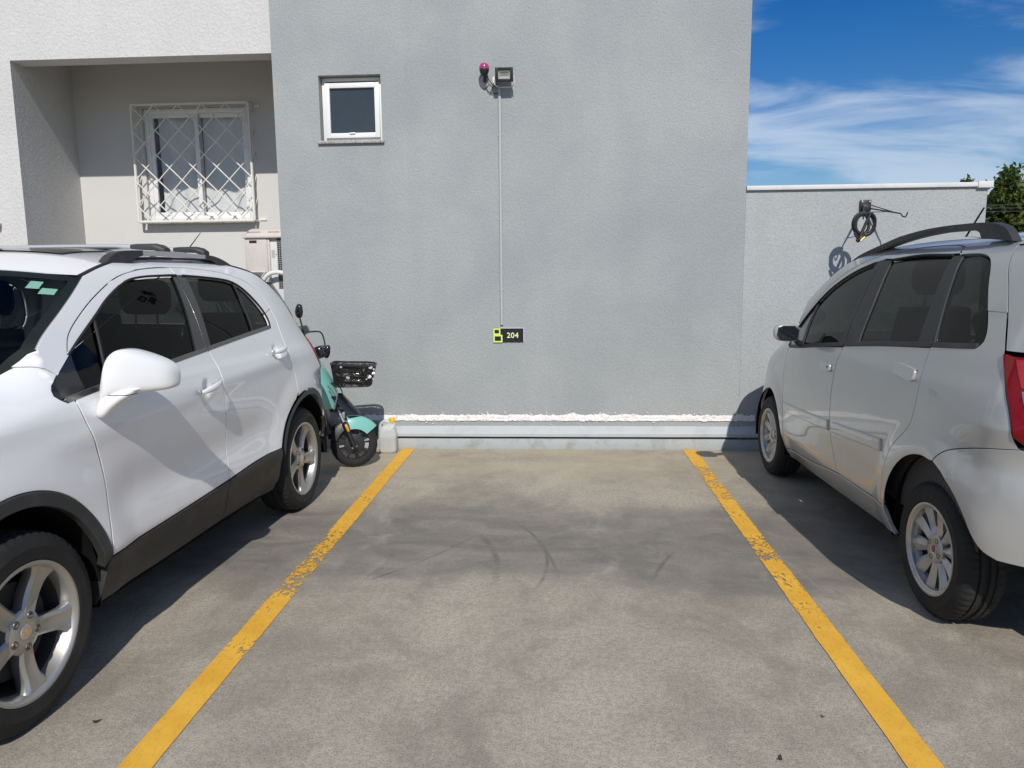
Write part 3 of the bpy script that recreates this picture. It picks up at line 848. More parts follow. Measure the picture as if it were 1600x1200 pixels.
def orient(V, F, NN):
    out = []
    for f in F:
        a, b, c = (Vector(V[i]) for i in f[:3]); n = (b - a).cross(c - a)
        r = NN[f[0]] + NN[f[1]] + NN[f[2]]
        out.append(f if n.dot(r) >= 0 else tuple(reversed(f)))
    return out
def place(sf, geo, mirror=False):
    V, F, NN = geo
    W_ = []; N_ = []
    fv = Vector((sf.f[0], sf.f[1], 0)); nv = Vector((sf.n[0], sf.n[1], 0))
    for v, n in zip(V, NN):
        o = sf.mir(v[1]) if mirror else v[1]
        W_.append(sf.P(v[0], o, v[2])); N_.append((fv * n[0] + nv * (-n[1] if mirror else n[1]) + Vector((0, 0, n[2]))).normalized())
    return W_, orient(W_, F, N_), N_
def panel(name, sf, poly, mat, parent, both=True, join=False, **kw):
    """panel on the seen side and its twin on the far side (join: one object made of both halves)"""
    g = panel_geo(sf, poly, **kw)
    a = place(sf, g)
    if join:
        b = place(sf, g, True); k = len(a[0])
        return mesh_obj(name, a[0] + b[0], a[1] + [tuple(i + k for i in f) for f in b[1]], mat, parent, normals=a[2] + b[2])
    o = mesh_obj(name, a[0], a[1], mat, parent, normals=a[2])
    if both:
        pp = parent
        if parent.get('twin'): pp = bpy.data.objects[parent['twin']]
        b = place(sf, g, True); t = mesh_obj(name, b[0], b[1], mat, pp, normals=b[2])
        TWIN[o.name] = t
        return o, t
    return o
TWIN = {}
def twin_panel(name, sf, poly, mat, parents, **kw):
    g = panel_geo(sf, poly, **kw); out = []
    for i, p in enumerate(parents):
        a = place(sf, g, bool(i)); out.append(mesh_obj(name, a[0], a[1], mat, p, normals=a[2]))
    return out
def twin_tubes(name, sf, items, mat, parents, seg=8):
    """items: (list of local (s, o, z), radius)"""
    return [tubes(name, [([sf.P(p[0], sf.mir(p[1]) if i else p[1], p[2]) for p in pts], r) for pts, r in items], mat, p_, seg) for i, p_ in enumerate(parents)]
def twin_prism(name, sf, poly, o0, o1, mat, parents, bevel=.004, shear=None):
    def mf(i):
        return lambda a, b, d: sf.P(a, sf.mir(d + (shear(a, b) if shear else 0)) if i else d + (shear(a, b) if shear else 0), b)
    return [prism(name, poly, mf(i), o0, o1, mat, p, bevel) for i, p in enumerate(parents)]
def section_loft(name, rings, mat, parent, angle=R(50), cap=True):
    m = len(rings[0]); V = [Vector(p) for r in rings for p in r]; F = []
    for i in range(len(rings) - 1):
        for k in range(m):
            k2 = (k + 1) % m; F.append((i * m + k, (i + 1) * m + k, (i + 1) * m + k2, i * m + k2))
    if cap: F.append(tuple(range(m))); F.append(tuple((len(rings) - 1) * m + k for k in reversed(range(m))))
    return finish(name, V, F, mat, parent, angle=angle)
# ------------------------------------------------------------------ wheels
def arc(c, r0, r1, a0, a1, n, cz):
    return [(c + r0 * math.cos(a0 + (a1 - a0) * i / n), cz + r1 * math.sin(a0 + (a1 - a0) * i / n)) for i in range(n + 1)]
def make_wheel(sf, parent, s0, zc, Rt, wid, Rr, style, rot, mirror=False, o_face=0.0, yaw=0.0):
    w = group_part('wheel', parent)
    def pos(r, t, a):
        a = a + o_face
        return sf.P(s0 + r * math.cos(t), sf.mir(a) if mirror else a, zc + r * math.sin(t))
    # tyre: rounded section with tread grooves, blocks at the shoulders
    n = 168; prof = []
    sh = .020
    prof = [(Rr - .012, -.014), (Rr + .004, -.006), (Rr + .012, -.001), (Rr + .03, .0), ((Rr + Rt) / 2, .003), (Rt - .04, -.002), (Rt - .022, -.008), (Rt - .010, -.018), (Rt - .0035, -.030)]
    gx = [.032, .060, .062, .068, .070, wid / 2 - .016, wid / 2 - .014, wid / 2 - .006, wid / 2 - .004]
    top = [(.0, .040), (.0, .056), (-.008, .058), (-.008, .064), (.0, .066), (.0015, wid / 2 - .010), (-.008, wid / 2 - .008), (-.008, wid / 2 - .001)]
    half = [(Rt + r, -a) for r, a in top]
    full = prof + half + [(Rt + r, -(wid - a)) for r, a in reversed(top)] + [(r, -wid - a) for r, a in reversed(prof)]
    V = []; F = []; m = len(full)
    for i in range(n):
        t = 2 * PI * i / n
        for k, (r, a) in enumerate(full):
            rr = r
            if i % 3 == 0 and 7 <= k <= m - 8 and (k < 11 or k > m - 12): rr -= .0045
            if k in (7, 8) and i % 3 == 0: rr -= .001
            V.append(pos(rr, t, a))
    for i in range(n):
        j = (i + 1) % n
        for k in range(m - 1): F.append((i * m + k, j * m + k, j * m + k + 1, i * m + k + 1))
    finish('tyre', V, F, M['tyre'], w, angle=R(28))
    mr = M['rim'] if style == 'five' else M['rim_gray']
    # rim barrel, lip, hub, spokes in one casting
    V = []; F = []
    def add(v, f):
        b = len(V); V.extend(v); F.extend(tuple(i + b for i in q) for q in f)
    lip = [(Rr - .004, -.03), (Rr + .006, -.010), (Rr + .004, -.002), (Rr - .004, -.001), (Rr - .012, -.006), (Rr - .018, -.020), (Rr - .026, -.06), (Rr - .034, -wid + .03), (Rr - .03, -wid)]
    add(*lathe_geo(lip[:7], 72, pos))
    bv, bf = lathe_geo(lip[6:], 60, pos); finish('barrel', bv, bf, M['barrel'], w)
    if style == 'five':
        hub = [(.0, -.024), (.028, -.024), (.034, -.022), (.046, -.024), (.068, -.028), (.078, -.036), (.078, -.075), (.0, -.075)]
        add(*lathe_geo(hub, 40, pos))
        for q in range(5):
            ca = rot + q * 2 * PI / 5; st = []
            N_ = 16
            for i in range(N_ + 1):
                u = i / N_; r = .045 + (Rr - .012 - .045) * u
                hw = .034 + .008 * u + .030 * max(0, (u - .68) / .32) ** 2
                hw = hw if u < .98 else hw + .004
                front = -.024 - .010 * math.sin(u * PI) + .012 * u ** 2
                th = .05
                sec = [(-hw, front - .026), (-hw * .92, front - .010), (-hw * .62, front - .001), (-hw * .3, front - .004), (0, front - .006), (hw * .3, front - .004), (hw * .62, front - .001), (hw * .92, front - .010), (hw, front - .026), (hw * .8, front - th), (-hw * .8, front - th)]
                st.append([pos(math.hypot(r, x), ca + math.atan2(x, r), a) for x, a in sec])
            m = len(st[0]); v = [p for s_ in st for p in s_]; f = []
            for i in range(N_):
                for k in range(m): f.append((i * m + k, (i + 1) * m + k, (i + 1) * m + (k + 1) % m, i * m + (k + 1) % m))
            add(v, f)
        finish('rim', V, F, mr, w, angle=R(38))
        for q in range(5):
            ca = rot + q * 2 * PI / 5
            c = (.056 * math.cos(ca), .056 * math.sin(ca))
            v, f = lathe_geo([(.0, -.026), (.006, -.0255), (.0075, -.028), (.0085, -.024), (.0125, -.0225), (.0145, -.025), (.0145, -.04)], 12, lambda r, t, a: pos(math.hypot(c[0] + r * math.cos(t), c[1] + r * math.sin(t)), math.atan2(c[1] + r * math.sin(t), c[0] + r * math.cos(t)), a))
            finish('lug_nut', v, f, M['disc'] if q % 2 else M['disc'], w)
        v, f = lathe_geo([(0, -.0205), (.024, -.021), (.027, -.024), (.027, -.03)], 28, pos)
        finish('hub_cap', v, f, M['satin'], w)
        bt = [(-.020, -.0045), (-.007, -.0045), (-.005, -.0085), (.0085, -.0085), (.007, -.0045), (.020, -.0045), (.017, .0045), (.004, .0045), (.002, .0085), (-.0115, .0085), (-.010, .0045), (-.023, .0045)]
        prism('emblem', bt, lambda x, y, d: pos(math.hypot(x, y), math.atan2(y, x), d), -.0202, -.0185, M['gold'], w)
    else:
        hub = [(.0, -.030), (.026, -.030), (.032, -.027), (.060, -.028), (.066, -.034), (.066, -.07), (.0, -.07)]
        add(*lathe_geo(hub, 40, pos))
        for q in range(10):
            ca = rot + q * 2 * PI / 10; st = []; N_ = 10
            for i in range(N_ + 1):
                u = i / N_; r = .055 + (Rr - .010 - .055) * u
                hw = .0145 + .0275 * u ** 1.0
                front = -.030 + .012 * u - .004 * math.sin(u * PI)
                sec = [(-hw, front - .020), (-hw * .5, front - .006), (0, front), (hw * .12, front - .001), (hw, front - .016), (hw * .7, front - .05), (-hw * .7, front - .05)]
                if q % 2: sec = [(-x, a) for x, a in reversed(sec)]
                st.append([pos(math.hypot(r, x), ca + math.atan2(x, r), a) for x, a in sec])
            m = len(st[0]); v = [p for s_ in st for p in s_]; f = []
            for i in range(N_):
                for k in range(m): f.append((i * m + k, (i + 1) * m + k, (i + 1) * m + (k + 1) % m, i * m + (k + 1) % m))
            add(v, f)
        add(*lathe_geo([(Rr - .020, -.014), (Rr - .012, -.008), (Rr - .008, -.03), (Rr - .020, -.034), (Rr - .020, -.014)], 72, pos))
        finish('rim', V, F, mr, w, angle=R(30))
        for q in range(4):
            ca = rot + .3 + q * PI / 2; c = (.046 * math.cos(ca), .046 * math.sin(ca))
            v, f = lathe_geo([(.0, -.033), (.006, -.032), (.0075, -.034), (.009, -.0265), (.0115, -.0255), (.0125, -.04)], 12, lambda r, t, a: pos(math.hypot(c[0] + r * math.cos(t), c[1] + r * math.sin(t)), math.atan2(c[1] + r * math.sin(t), c[0] + r * math.cos(t)), a))
            finish('lug_nut', v, f, M['disc'], w)
        v, f = lathe_geo([(0, -.0255), (.019, -.026), (.0215, -.024), (.023, -.026), (.023, -.034)], 28, pos)
        finish('hub_cap', v, f, M['satin'], w)
        sh = [(-.011, .012), (-.0125, 0), (-.010, -.013), (0, -.0155), (.010, -.013), (.0125, 0), (.011, .012), (0, .014)]
        prism('emblem', sh, lambda x, y, d: pos(math.hypot(x, y), math.atan2(y, x), d), -.0258, -.0235, M['red_emblem'], w)
    v, f = lathe_geo([(.0, -.085), (Rr * .70, -.085), (Rr * .70, -.105), (.0, -.105)], 40, pos)
    finish('brake_disc', v, f, M['disc_dark'], w)
    v, f = lathe_geo([(.0, -.15), (Rr - .03, -.15)], 40, pos)
    finish('inner_face', v, f, M['under'], w)
    return w
def seat(sf, parent, s0, o0, zb, wid=.48, rods=True):
    """front or rear seat: cushion, leaning back, head restraint"""
    def ring(s, z, hw, th, tilt):
        pts = []
        for k in range(14):
            a = 2 * PI * k / 14; c, q = math.cos(a), math.sin(a)
            pts.append((math.copysign(abs(c) ** .55, c) * hw, math.copysign(abs(q) ** .6, q) * th))
        return [sf.P(s + p[1] * math.cos(tilt), o0 + p[0], z + p[1] * math.sin(tilt)) for p in pts]
    g = section_loft('seat', [ring(s0 - t * .16 - .02 * math.sin(t * PI), zb + .20 + t * .62, wid / 2 * (1 - .22 * t ** 2), .065 - .02 * t, .2) for t in [i / 8 for i in range(9)]], M['seat'], parent)
    def flat(sx, hw, th): 
        pts = []
        for k in range(14):
            a = 2 * PI * k / 14; c, q = math.cos(a), math.sin(a)
            pts.append((math.copysign(abs(c) ** .55, c) * hw, math.copysign(abs(q) ** .6, q) * th))
        return [sf.P(sx, o0 + p[0], zb + .17 + p[1]) for p in pts]
    section_loft('cushion', [flat(s0 + .52 * t - .05, wid / 2 * (.97 - .06 * t), .075 - .01 * t) for t in [i / 6 for i in range(7)]], M['seat'], g)
    h = section_loft('head_restraint', [ring(s0 - .17 - .01 * t, zb + .90 + t * .17, .135 * (1 - .25 * (2 * t - 1) ** 4), .045, .15) for t in [i / 5 for i in range(6)]], M['seat'], g)
    if rods:
        tubes('restraint_rod', [([sf.P(s0 - .165, o0 + d, zb + .79), sf.P(s0 - .175, o0 + d, zb + .93)], .006) for d in (-.06, .06)], M['satin'], g, 6)
# ------------------------------------------------------------------ white crossover on the left, nose towards the camera
def relL(y, z):
    r = 0.0
    for c in (2.495, 0.0):
        d = math.hypot(y - c, z - .35); r += .016 * (1 - sst(.47, .64, d)) * (1 if z < .95 else max(0, 1 - (z - .95) / .1))
    m = sst(.45, .75, y) * (1 - sst(1.85, 2.1, y))
    r -= .014 * m * pulse(z, .68, .13)
    zc = .985 + (2.1 - y) * .055
    r += .007 * sst(.1, .35, y) * (1 - sst(2.1, 2.5, y)) * pulse(z, zc - .03, .05)
    for hs, hz in ((1.27, 1.008), (.392, 1.097)):
        d = math.hypot(y - hs, (z - hz) * 1.05); r -= .020 * (1 - sst(.016, .052, d))
    if y > 2.2:
        zs = interp(y, [(2.2, 1.06), (2.5, 1.03), (2.9, .93), (3.2, .82)])
        if z > zs: r -= 6.0 * sst(2.15, 2.45, y) * (z - zs) ** 2
    return r
LS = Surf((-1.686, 4.828), (-1.803, 2.339), 1, .865,
          [(.2, -.11), (.26, -.06), (.33, -.02), (.42, .0), (.49, .022), (.54, .02), (.65, .016), (.8, .022), (.95, .026), (1.02, .026), (1.08, .016), (1.12, .0), (1.2, -.028), (1.35, -.088), (1.5, -.165), (1.58, -.22), (1.63, -.29), (1.66, -.40)],
          [(.3, 1.9), (1.05, 1.6), (1.2, 1.3)], [(.3, .07), (1.05, .07), (1.2, .07)],
          [(.9, .0), (1.25, .3), (1.6, .3)], [(.5, .26), (1.0, .3), (1.25, .29), (1.55, .36)],
          2.75, [(.3, .38), (.6, .45), (.8, .43), (1.0, .25), (1.1, .1)], .5,
          -.42, [(.3, .38), (.75, .40), (1.0, .34), (1.2, .24), (1.45, .08), (1.6, .03)], [(0, .42)], relL)
def build_suv():
    sf = LS; U = sf.U
    root = thing('parked_suv', 'white crossover parked on the left with roof rails, facing the camera', 'car', sf.P(1.2, -.865, 0))
    wp, bp = M['white_paint'], M['black_plastic']
    # --- shared curves (s, z)
    DLO_F = [(2.066, 1.254), (2.154, 1.191), (2.204, 1.154), (2.222, 1.121), (2.196, 1.095)]
    DLO_T = [(2.066, 1.254), (1.977, 1.311), (1.826, 1.397), (1.701, 1.463), (1.53, 1.527), (1.40, 1.548), (1.149, 1.557), (1.017, 1.556), (.812, 1.546), (.62, 1.532), (.521, 1.513), (.448, 1.475), (.381, 1.405), (.337, 1.334), (.328, 1.276), (.346, 1.24)]
    BELT = [(.346, 1.24), (.75, 1.213), (1.144, 1.184), (1.481, 1.159), (1.984, 1.117), (2.112, 1.104), (2.196, 1.095)]
    FG = [(2.075, 1.255), (2.03, 1.325), (1.93, 1.395), (1.78, 1.472), (1.578, 1.548), (1.39, 1.583), (1.2, 1.596), (.99, 1.598), (.75, 1.588), (.50, 1.557), (.33, 1.505), (.252, 1.43), (.222, 1.35)]
    TRAIL = [(.222, 1.35), (.212, 1.283), (.228, 1.195), (.232, 1.09), (.195, 1.0), (.168, .93), (.165, .803)]
    ROOF = [(1.767, 1.553), (1.64, 1.585), (1.5, 1.611), (1.3, 1.63), (1.0, 1.6405), (.75, 1.641), (.52, 1.634), (.326, 1.60), (.158, 1.565), (.08, 1.533), (.0, 1.495)]
    PIL = [(1.767, 1.553), (1.867, 1.494), (1.971, 1.433), (2.132, 1.335), (2.235, 1.250), (2.300, 1.205), (2.40, 1.178)]
    LEAD = [(2.151, 1.100), (2.144, 1.04), (2.124, .976), (2.105, .926), (2.08, .843), (2.066, .753), (2.07, .63), (2.078, .50), (2.083, .458)]
    MID = [(1.144, 1.184), (1.118, 1.116), (1.112, 1.031), (1.095, .927), (1.073, .797), (1.073, .62), (1.088, .497)]
    fa = (2.492, .35)
    def arcpts(c, r0, r1, a0, a1, n=26): return [(c[0] + r0 * math.cos(R(a0 + (a1 - a0) * i / n)), c[1] + r1 * math.sin(R(a0 + (a1 - a0) * i / n))) for i in range(n + 1)]
    FA_O = arcpts(fa, .425, .477, 165, 10)          # flare outer edge, from the door side over the top to the front
    FA_I = arcpts(fa, .375, .425, 170, 4)
    ra = (.0, .34)
    RA_O = arcpts(ra, .485, .475, 22, 165)          # from the door side over the top to the rear
    RA_I = arcpts(ra, .435, .43, 14, 174)
    # --- doors
    low = [LEAD[-1], (1.6, .476), MID[-1]]
    dF = twin_panel('front_door', sf, outline(rev(LEAD), [(2.151, 1.100), (1.984, 1.117), (1.481, 1.159), (1.144, 1.184)], MID, rev(low)), wp, (root, root), res=.016)
    arc_d = [p for p in RA_O if p[0] > .168]
    dR = twin_panel('rear_door', sf, outline(MID, [MID[-1], (.75, .515), arc_d[0]], arc_d, [arc_d[-1], (.165, .803)], rev(TRAIL), [TRAIL[0], (.332, 1.32)], [(.332, 1.32), (.328, 1.276), (.346, 1.24)], [(.346, 1.24), (.75, 1.213), (1.144, 1.184)]), wp, (root, root), res=.016)
    mid_t = (1.075, 1.5975); mid_d = (1.075, 1.557)
    FGf = [p for p in FG if p[0] > 1.08] + [mid_t]; FGr = [mid_t] + [p for p in FG if p[0] < 1.07]
    Tf = [p for p in DLO_T if p[0] > 1.08] + [mid_d]; Tr = [mid_d] + [p for p in DLO_T if p[0] < 1.07 and p[1] > 1.31]
    twin_panel('window_frame', sf, outline(FGf, [mid_t, mid_d], rev(Tf)), wp, dF, gap=.0015)
    twin_panel('window_frame', sf, outline(FGr, [FGr[-1], (.332, 1.322)], rev(Tr), [mid_d, mid_t]), wp, dR, gap=.0015)
    # --- black window surrounds and glass
    g1t, g1b = (1.847, 1.385), (1.933, 1.122)
    bt, bb = (1.111, 1.556), (1.255, 1.176); ct, cb_ = (.983, 1.555), (1.095, 1.1865)
    rt, rb = (.521, 1.513), (.580, 1.224)
    twin_panel('sail_panel', sf, outline([(2.066, 1.254)] + DLO_F[1:], [(2.196, 1.095), (2.07, 1.109)], [(2.07, 1.109), (2.045, 1.265)], [(2.045, 1.265), (2.066, 1.254)]), M['black_gloss'], dF, off=-.004, gap=.001)
    def between(curve, a, b): return [p for p in curve if min(a, b) < p[0] < max(a, b)]
    twin_panel('quarter_glass', sf, outline([(2.045, 1.266)] + between(DLO_T, 1.85, 2.04) + [g1t], [g1t, g1b], [g1b, (2.07, 1.109)], [(2.07, 1.109), (2.045, 1.266)]), M['tint_dark'], dF, off=-.012, gap=.003, depth=.004)
    twin_panel('window_glass', sf, outline([g1t] + between(DLO_T, 1.12, 1.84) + [bt], [bt, bb], [bb] + between(BELT, 1.26, 1.93) + [g1b], [g1b, g1t]), M['tint'], dF, off=-.012, gap=.003, depth=.004)
    twin_panel('pillar_trim', sf, outline([bt, mid_d], [mid_d, (1.144, 1.184)], [(1.144, 1.184), bb], [bb, bt]), M['black_gloss'], dF, off=-.003, gap=.0015)
    twin_panel('pillar_trim', sf, outline([mid_d, ct], [ct, cb_], [cb_, (1.144, 1.184)], [(1.144, 1.184), mid_d]), M['black_gloss'], dR, off=-.003, gap=.0015)
    twin_panel('window_glass', sf, outline([ct] + between(DLO_T, .53, .97) + [rt], [rt, rb], [rb] + between(BELT, .59, 1.09) + [cb_], [cb_, ct]), M['tint'], dR, off=-.012, gap=.003, depth=.004)
    twin_panel('quarter_glass', sf, outline([rt] + [p for p in DLO_T if p[0] < .52], [(.346, 1.24), rb], [rb, rt]), M['tint_dark'], dR, off=-.010, gap=.006, depth=.004)
    fd = [(.346, 1.24), (.40, 1.2365), (.75, 1.213), (1.144, 1.184)]
    fdl = [(1.144, 1.184), (1.481, 1.159), (1.984, 1.117), (2.112, 1.104), (2.196, 1.095)]
    def strip(c, h0, h1): return outline([(s, z + h0) for s, z in c], [(c[-1][0], c[-1][1] + h0), (c[-1][0], c[-1][1] + h1)], rev([(s, z + h1) for s, z in c]), [(c[0][0], c[0][1] + h1), (c[0][0], c[0][1] + h0)])
    twin_panel('belt_trim', sf, strip(fd, -.006, .015), M['dark_chrome'], dR, off=.003, rad=.003, gap=.0)
    twin_panel('belt_trim', sf, strip(fdl, -.006, .015), M['dark_chrome'], dF, off=.003, rad=.003, gap=.0)
    def edge_seal(curve, off=.0): return [tuple(sf.loc(u, z, off)) for u, z in catmull(curve)]
    twin_tubes('window_seal', sf, [(edge_seal(Tf), .0055), (edge_seal([g1t, ((g1t[0] + g1b[0]) / 2, (g1t[1] + g1b[1]) / 2), g1b], -.004), .007)], M['rubber'], dF, 6)
    twin_tubes('window_seal', sf, [(edge_seal([p for p in DLO_T if p[0] < 1.08]), .0055), (edge_seal([rt, rb], -.006), .0065)], M['rubber'], dR, 6)
    # --- fender, pillar, quarter
    fo = FA_O
    fend = outline(rev(LEAD[:-1]) + [(2.151, 1.100)], [(2.151, 1.100), (2.196, 1.095)], rev(DLO_F[1:]), [(2.154, 1.191), (2.207, 1.2255), (2.26, 1.232)],
                   [(2.26, 1.232), (2.345, 1.196), (2.50, 1.168), (2.75, 1.09), (2.98, 1.0), (U(3.02, .97), .975)], [(U(3.02, .97), .975), (U(3.03, .85), .85), (U(3.0, .73), .73), (U(2.965, .62), .62), (2.93, .46)],
                   [(2.93, .46)] + [p for p in rev(fo) if p[0] < 2.905], [fo[0], LEAD[-2]])
    twin_panel('fender', sf, fend, wp, (root, root), res=.022)
    twin_panel('front_pillar', sf, outline([(2.154, 1.191), (2.066, 1.254)], [(2.075, 1.255)] + FG[1:6], [FG[5], (1.45, 1.617)], [(1.45, 1.617), (1.50, 1.611), (1.64, 1.585), (1.767, 1.553)], PIL[:-2] + [(2.26, 1.2335)], [(2.26, 1.2335), (2.207, 1.2265), (2.154, 1.1915)]), wp, (root, root), res=.02, gap=-.0015, rad=.0012, off=.0008)
    roofR = [p for p in ROOF if p[0] < 1.46]
    tailL = [(.0, 1.495), (-.13, 1.40), (-.22, 1.30), (-.30, 1.23), (-.35, 1.185), (-.40, 1.145)]
    quart = outline(rev(TRAIL), [TRAIL[0]] + rev(FG[5:-1]), [FG[5], (1.45, 1.617)], [(1.45, 1.617)] + roofR, tailL, [(-.40, 1.145), (-.385, 1.115)], [(-.385, 1.115), (-.375, 1.04), (U(-.43, .95), .95), (U(-.50, .88), .88)], [(U(-.50, .88), .88), (U(-.50, .78), .78), (U(-.47, .70), .70)],
                    [(U(-.47, .70), .70)] + [p for p in rev(RA_O) if p[0] < .16 and p[0] > -.44], [(.155, .81), (.165, .803)])
    twin_panel('quarter_panel', sf, quart, wp, (root, root), res=.022, gap=.0006, rad=.0018)
    # --- cladding
    twin_panel('arch_cladding', sf, outline(FA_O, [FA_O[-1], FA_I[-1]], rev(FA_I), [FA_I[0], FA_O[0]]), bp, (root, root), off=.008, rad=.006, gap=.0, res=.03, depth=.035)
    twin_panel('arch_cladding', sf, outline(RA_O, [RA_O[-1], RA_I[-1]], rev(RA_I), [RA_I[0], RA_O[0]]), bp, (root, root), off=.008, rad=.006, gap=.0, depth=.05)
    twin_panel('sill_cladding', sf, outline([(2.083, .456), (1.6, .474), (1.088, .495)], [(1.088, .495), (1.082, .27)], [(1.082, .27), (1.6, .262), (2.12, .268)], [(2.12, .268), (2.11, .36), (2.083, .456)]), bp, (root, root), off=.004, rad=.006, gap=.002, depth=.06)
    twin_panel('sill_cladding', sf, outline([(1.088, .495), (.75, .513), (.452, .522)], [(.452, .522), (.43, .42), (.425, .25)], [(.425, .25), (.75, .26), (1.082, .27)], [(1.082, .27), (1.088, .495)]), bp, (root, root), off=.004, rad=.006, gap=.002, depth=.06)
    twin_panel('side_skirt', sf, outline([(2.12, .266), (1.2, .262), (.425, .249)], [(.425, .249), (.44, .21)], [(.44, .21), (1.2, .215), (2.10, .215)], [(2.10, .215), (2.12, .266)]), M['under'], (root, root), off=-.02, gap=.0, depth=.08)
    # --- ends
    um = lambda z, fr: sf.Umid(z, fr) + (.0045 if fr else -.0045)
    cl = lambda z0, z1, fr: [(um(z0 + (z1 - z0) * i / 16, fr), z0 + (z1 - z0) * i / 16) for i in range(17)]
    panel('front_bumper', sf, outline([(2.935, .44), (U(2.965, .62), .62), (U(3.0, .73), .73)], [(U(3.0, .73), .73), (U(3.1, .72), .70), (um(.70, True), .70)], cl(.70, .30, True), [(um(.30, True), .30), (U(3.05, .28), .28), (2.93, .28)], [(2.93, .28), (2.92, .36), (2.935, .44)]), wp, root, join=True, res=.04)
    panel('grille', sf, outline([(sf.Uo(-.32, .76, True), .715), (um(.715, True), .715)], cl(.715, .965, True), [(um(.965, True), .965), (sf.Uo(-.32, .965, True), .965)], [(sf.Uo(-.32, .965, True), .965), (sf.Uo(-.32, .76, True), .715)]), M['black_plastic'], root, join=True, res=.04, off=-.02)
    panel('grille_bar', sf, outline([(sf.Uo(-.33, .83, True), .83), (um(.83, True), .83)], cl(.83, .862, True), [(um(.862, True), .862), (sf.Uo(-.33, .862, True), .862)], [(sf.Uo(-.33, .862, True), .862), (sf.Uo(-.33, .83, True), .83)]), M['satin'], root, join=True, res=.05, off=-.004, gap=.0005)
    twin_panel('headlight', sf, outline([(U(3.0, .75), .75), (U(3.1, .73), .72), (sf.Uo(-.31, .76, True), .76)], [(sf.Uo(-.31, .76, True), .76), (sf.Uo(-.31, .955, True), .955)], [(sf.Uo(-.31, .955, True), .955), (U(3.12, .96), .955), (U(3.03, .955), .955)], [(U(3.03, .955), .955), (U(3.035, .85), .85), (U(3.0, .75), .75)]), M['clear_lens'], (root, root), off=-.004)
    tl = twin_panel('tail_light', sf, outline([(-.39, 1.11), (-.379, 1.04), (U(-.435, .95), .945), (U(-.505, .88), .875)], [(U(-.505, .88), .875), (sf.Uo(-.50, .88, False), .88)], [(sf.Uo(-.50, .88, False), .88), (sf.Uo(-.50, 1.14, False), 1.10)], [(sf.Uo(-.50, 1.14, False), 1.10), (U(-.43, 1.12), 1.125), (-.39, 1.11)]), M['red_lens'], (root, root), off=.006, rad=.006, depth=.05)
    panel('tailgate', sf, outline([(um(.70, False), .70), (sf.Uo(-.50, .70, False), .70)], [(sf.Uo(-.50, .70, False), .70), (sf.Uo(-.50, .9, False), .9), (sf.Uo(-.50, 1.12, False), 1.12)], [(sf.Uo(-.50, 1.12, False), 1.12), (U(-.45, 1.155), 1.155), (U(-.425, 1.16), 1.16)], [(U(-.425, 1.16), 1.16), (-.30, 1.235)], [(-.30, 1.235), (um(1.2, False), 1.2)], cl(1.2, .70, False)), wp, root, join=True, res=.05)
    panel('rear_glass', sf, outline([(-.425, 1.165), (-.36, 1.19), (-.30, 1.235), (-.22, 1.305), (-.13, 1.405), (-.0, 1.498)], [(-.0, 1.498), (um(1.5, False), 1.53)], cl(1.53, 1.2, False), [(um(1.2, False), 1.2), (U(-.43, 1.19), 1.18), (-.425, 1.165)]), M['rear_tint'], root, join=True, res=.05, off=-.006)
    rb_ = [p for p in RA_I if p[0] < -.36 and p[1] < .57]
    panel('rear_bumper', sf, outline([(-.455, .55), (U(-.6, .55), .55), (um(.55, False), .55)], cl(.55, .69, False), [(um(.69, False), .69), (U(-.6, .70), .70), (U(-.47, .70), .695)], [(U(-.47, .70), .695), (-.42, .62), (-.455, .55)]), wp, root, join=True, res=.04)
    panel('bumper_cladding', sf, outline(rb_ + [(-.44, .30)], [(-.44, .30), (U(-.55, .28), .28), (um(.28, False), .28)], cl(.28, .548, False), [(um(.548, False), .548), (U(-.6, .548), .548), (-.455, .548)], [(-.455, .548), rb_[0]]), bp, root, join=True, res=.04)
    # --- roof, hood, windscreen
    rc = catmull([p for p in ROOF], .03)
    N_ = len(rc)
    def roof_pt(a, b):
        i = a * (N_ - 1); k = min(N_ - 2, int(i)); t = i - k
        s = rc[k][0] * (1 - t) + rc[k + 1][0] * t; z = rc[k][1] * (1 - t) + rc[k + 1][1] * t
        o = sf.side(s, z) - .028; w = sf.HW + o; x = 2 * b - 1
        bow = .085 * (1 - a) * (1 - x * x) - .07 * a * (1 - x * x)
        return sf.P(s + bow, -sf.HW + x * w, z + .006 + .052 * (1 - abs(x) ** 2.3) * min(1, .35 + a * 4))
    roof = grid_obj('roof', roof_pt, 46, 34, wp, root, angle=R(60))
    def sun_pt(a, b):
        p = roof_pt(.16 + a * .36, .17 + b * .66); return p + Vector((0, 0, .004 + .002))
    grid_obj('sunroof_glass', sun_pt, 14, 14, M['black_gloss'], roof)
    twin_tubes('roof_ditch', sf, [([(s, sf.side(s, z) - .013, z - .002) for s, z in rc], .0135)], M['rubber'], (root, root), 8)
    pc = catmull(PIL, .03)
    def ws_pt(a, b):
        i = a * (len(pc) - 1); k = min(len(pc) - 2, int(i)); t = i - k
        s = pc[k][0] * (1 - t) + pc[k + 1][0] * t; z = pc[k][1] * (1 - t) + pc[k + 1][1] * t
        o = sf.side(s, z) - .004; w = sf.HW + o; x = 2 * b - 1
        return sf.P(s + (.085 + .17 * a) * (1 - x * x), -sf.HW + x * w, z + .004 + (.045 - .06 * a) * (1 - abs(x) ** 2.3) - .006)
    ws = grid_obj('windscreen', ws_pt, 26, 34, M['screen'], root)
    def band(a0, a1, b0, b1): return lambda a, b: ws_pt(a0 + (a1 - a0) * a, b0 + (b1 - b0) * b) + Vector((0, .004, -.004))
    V = []; F = []
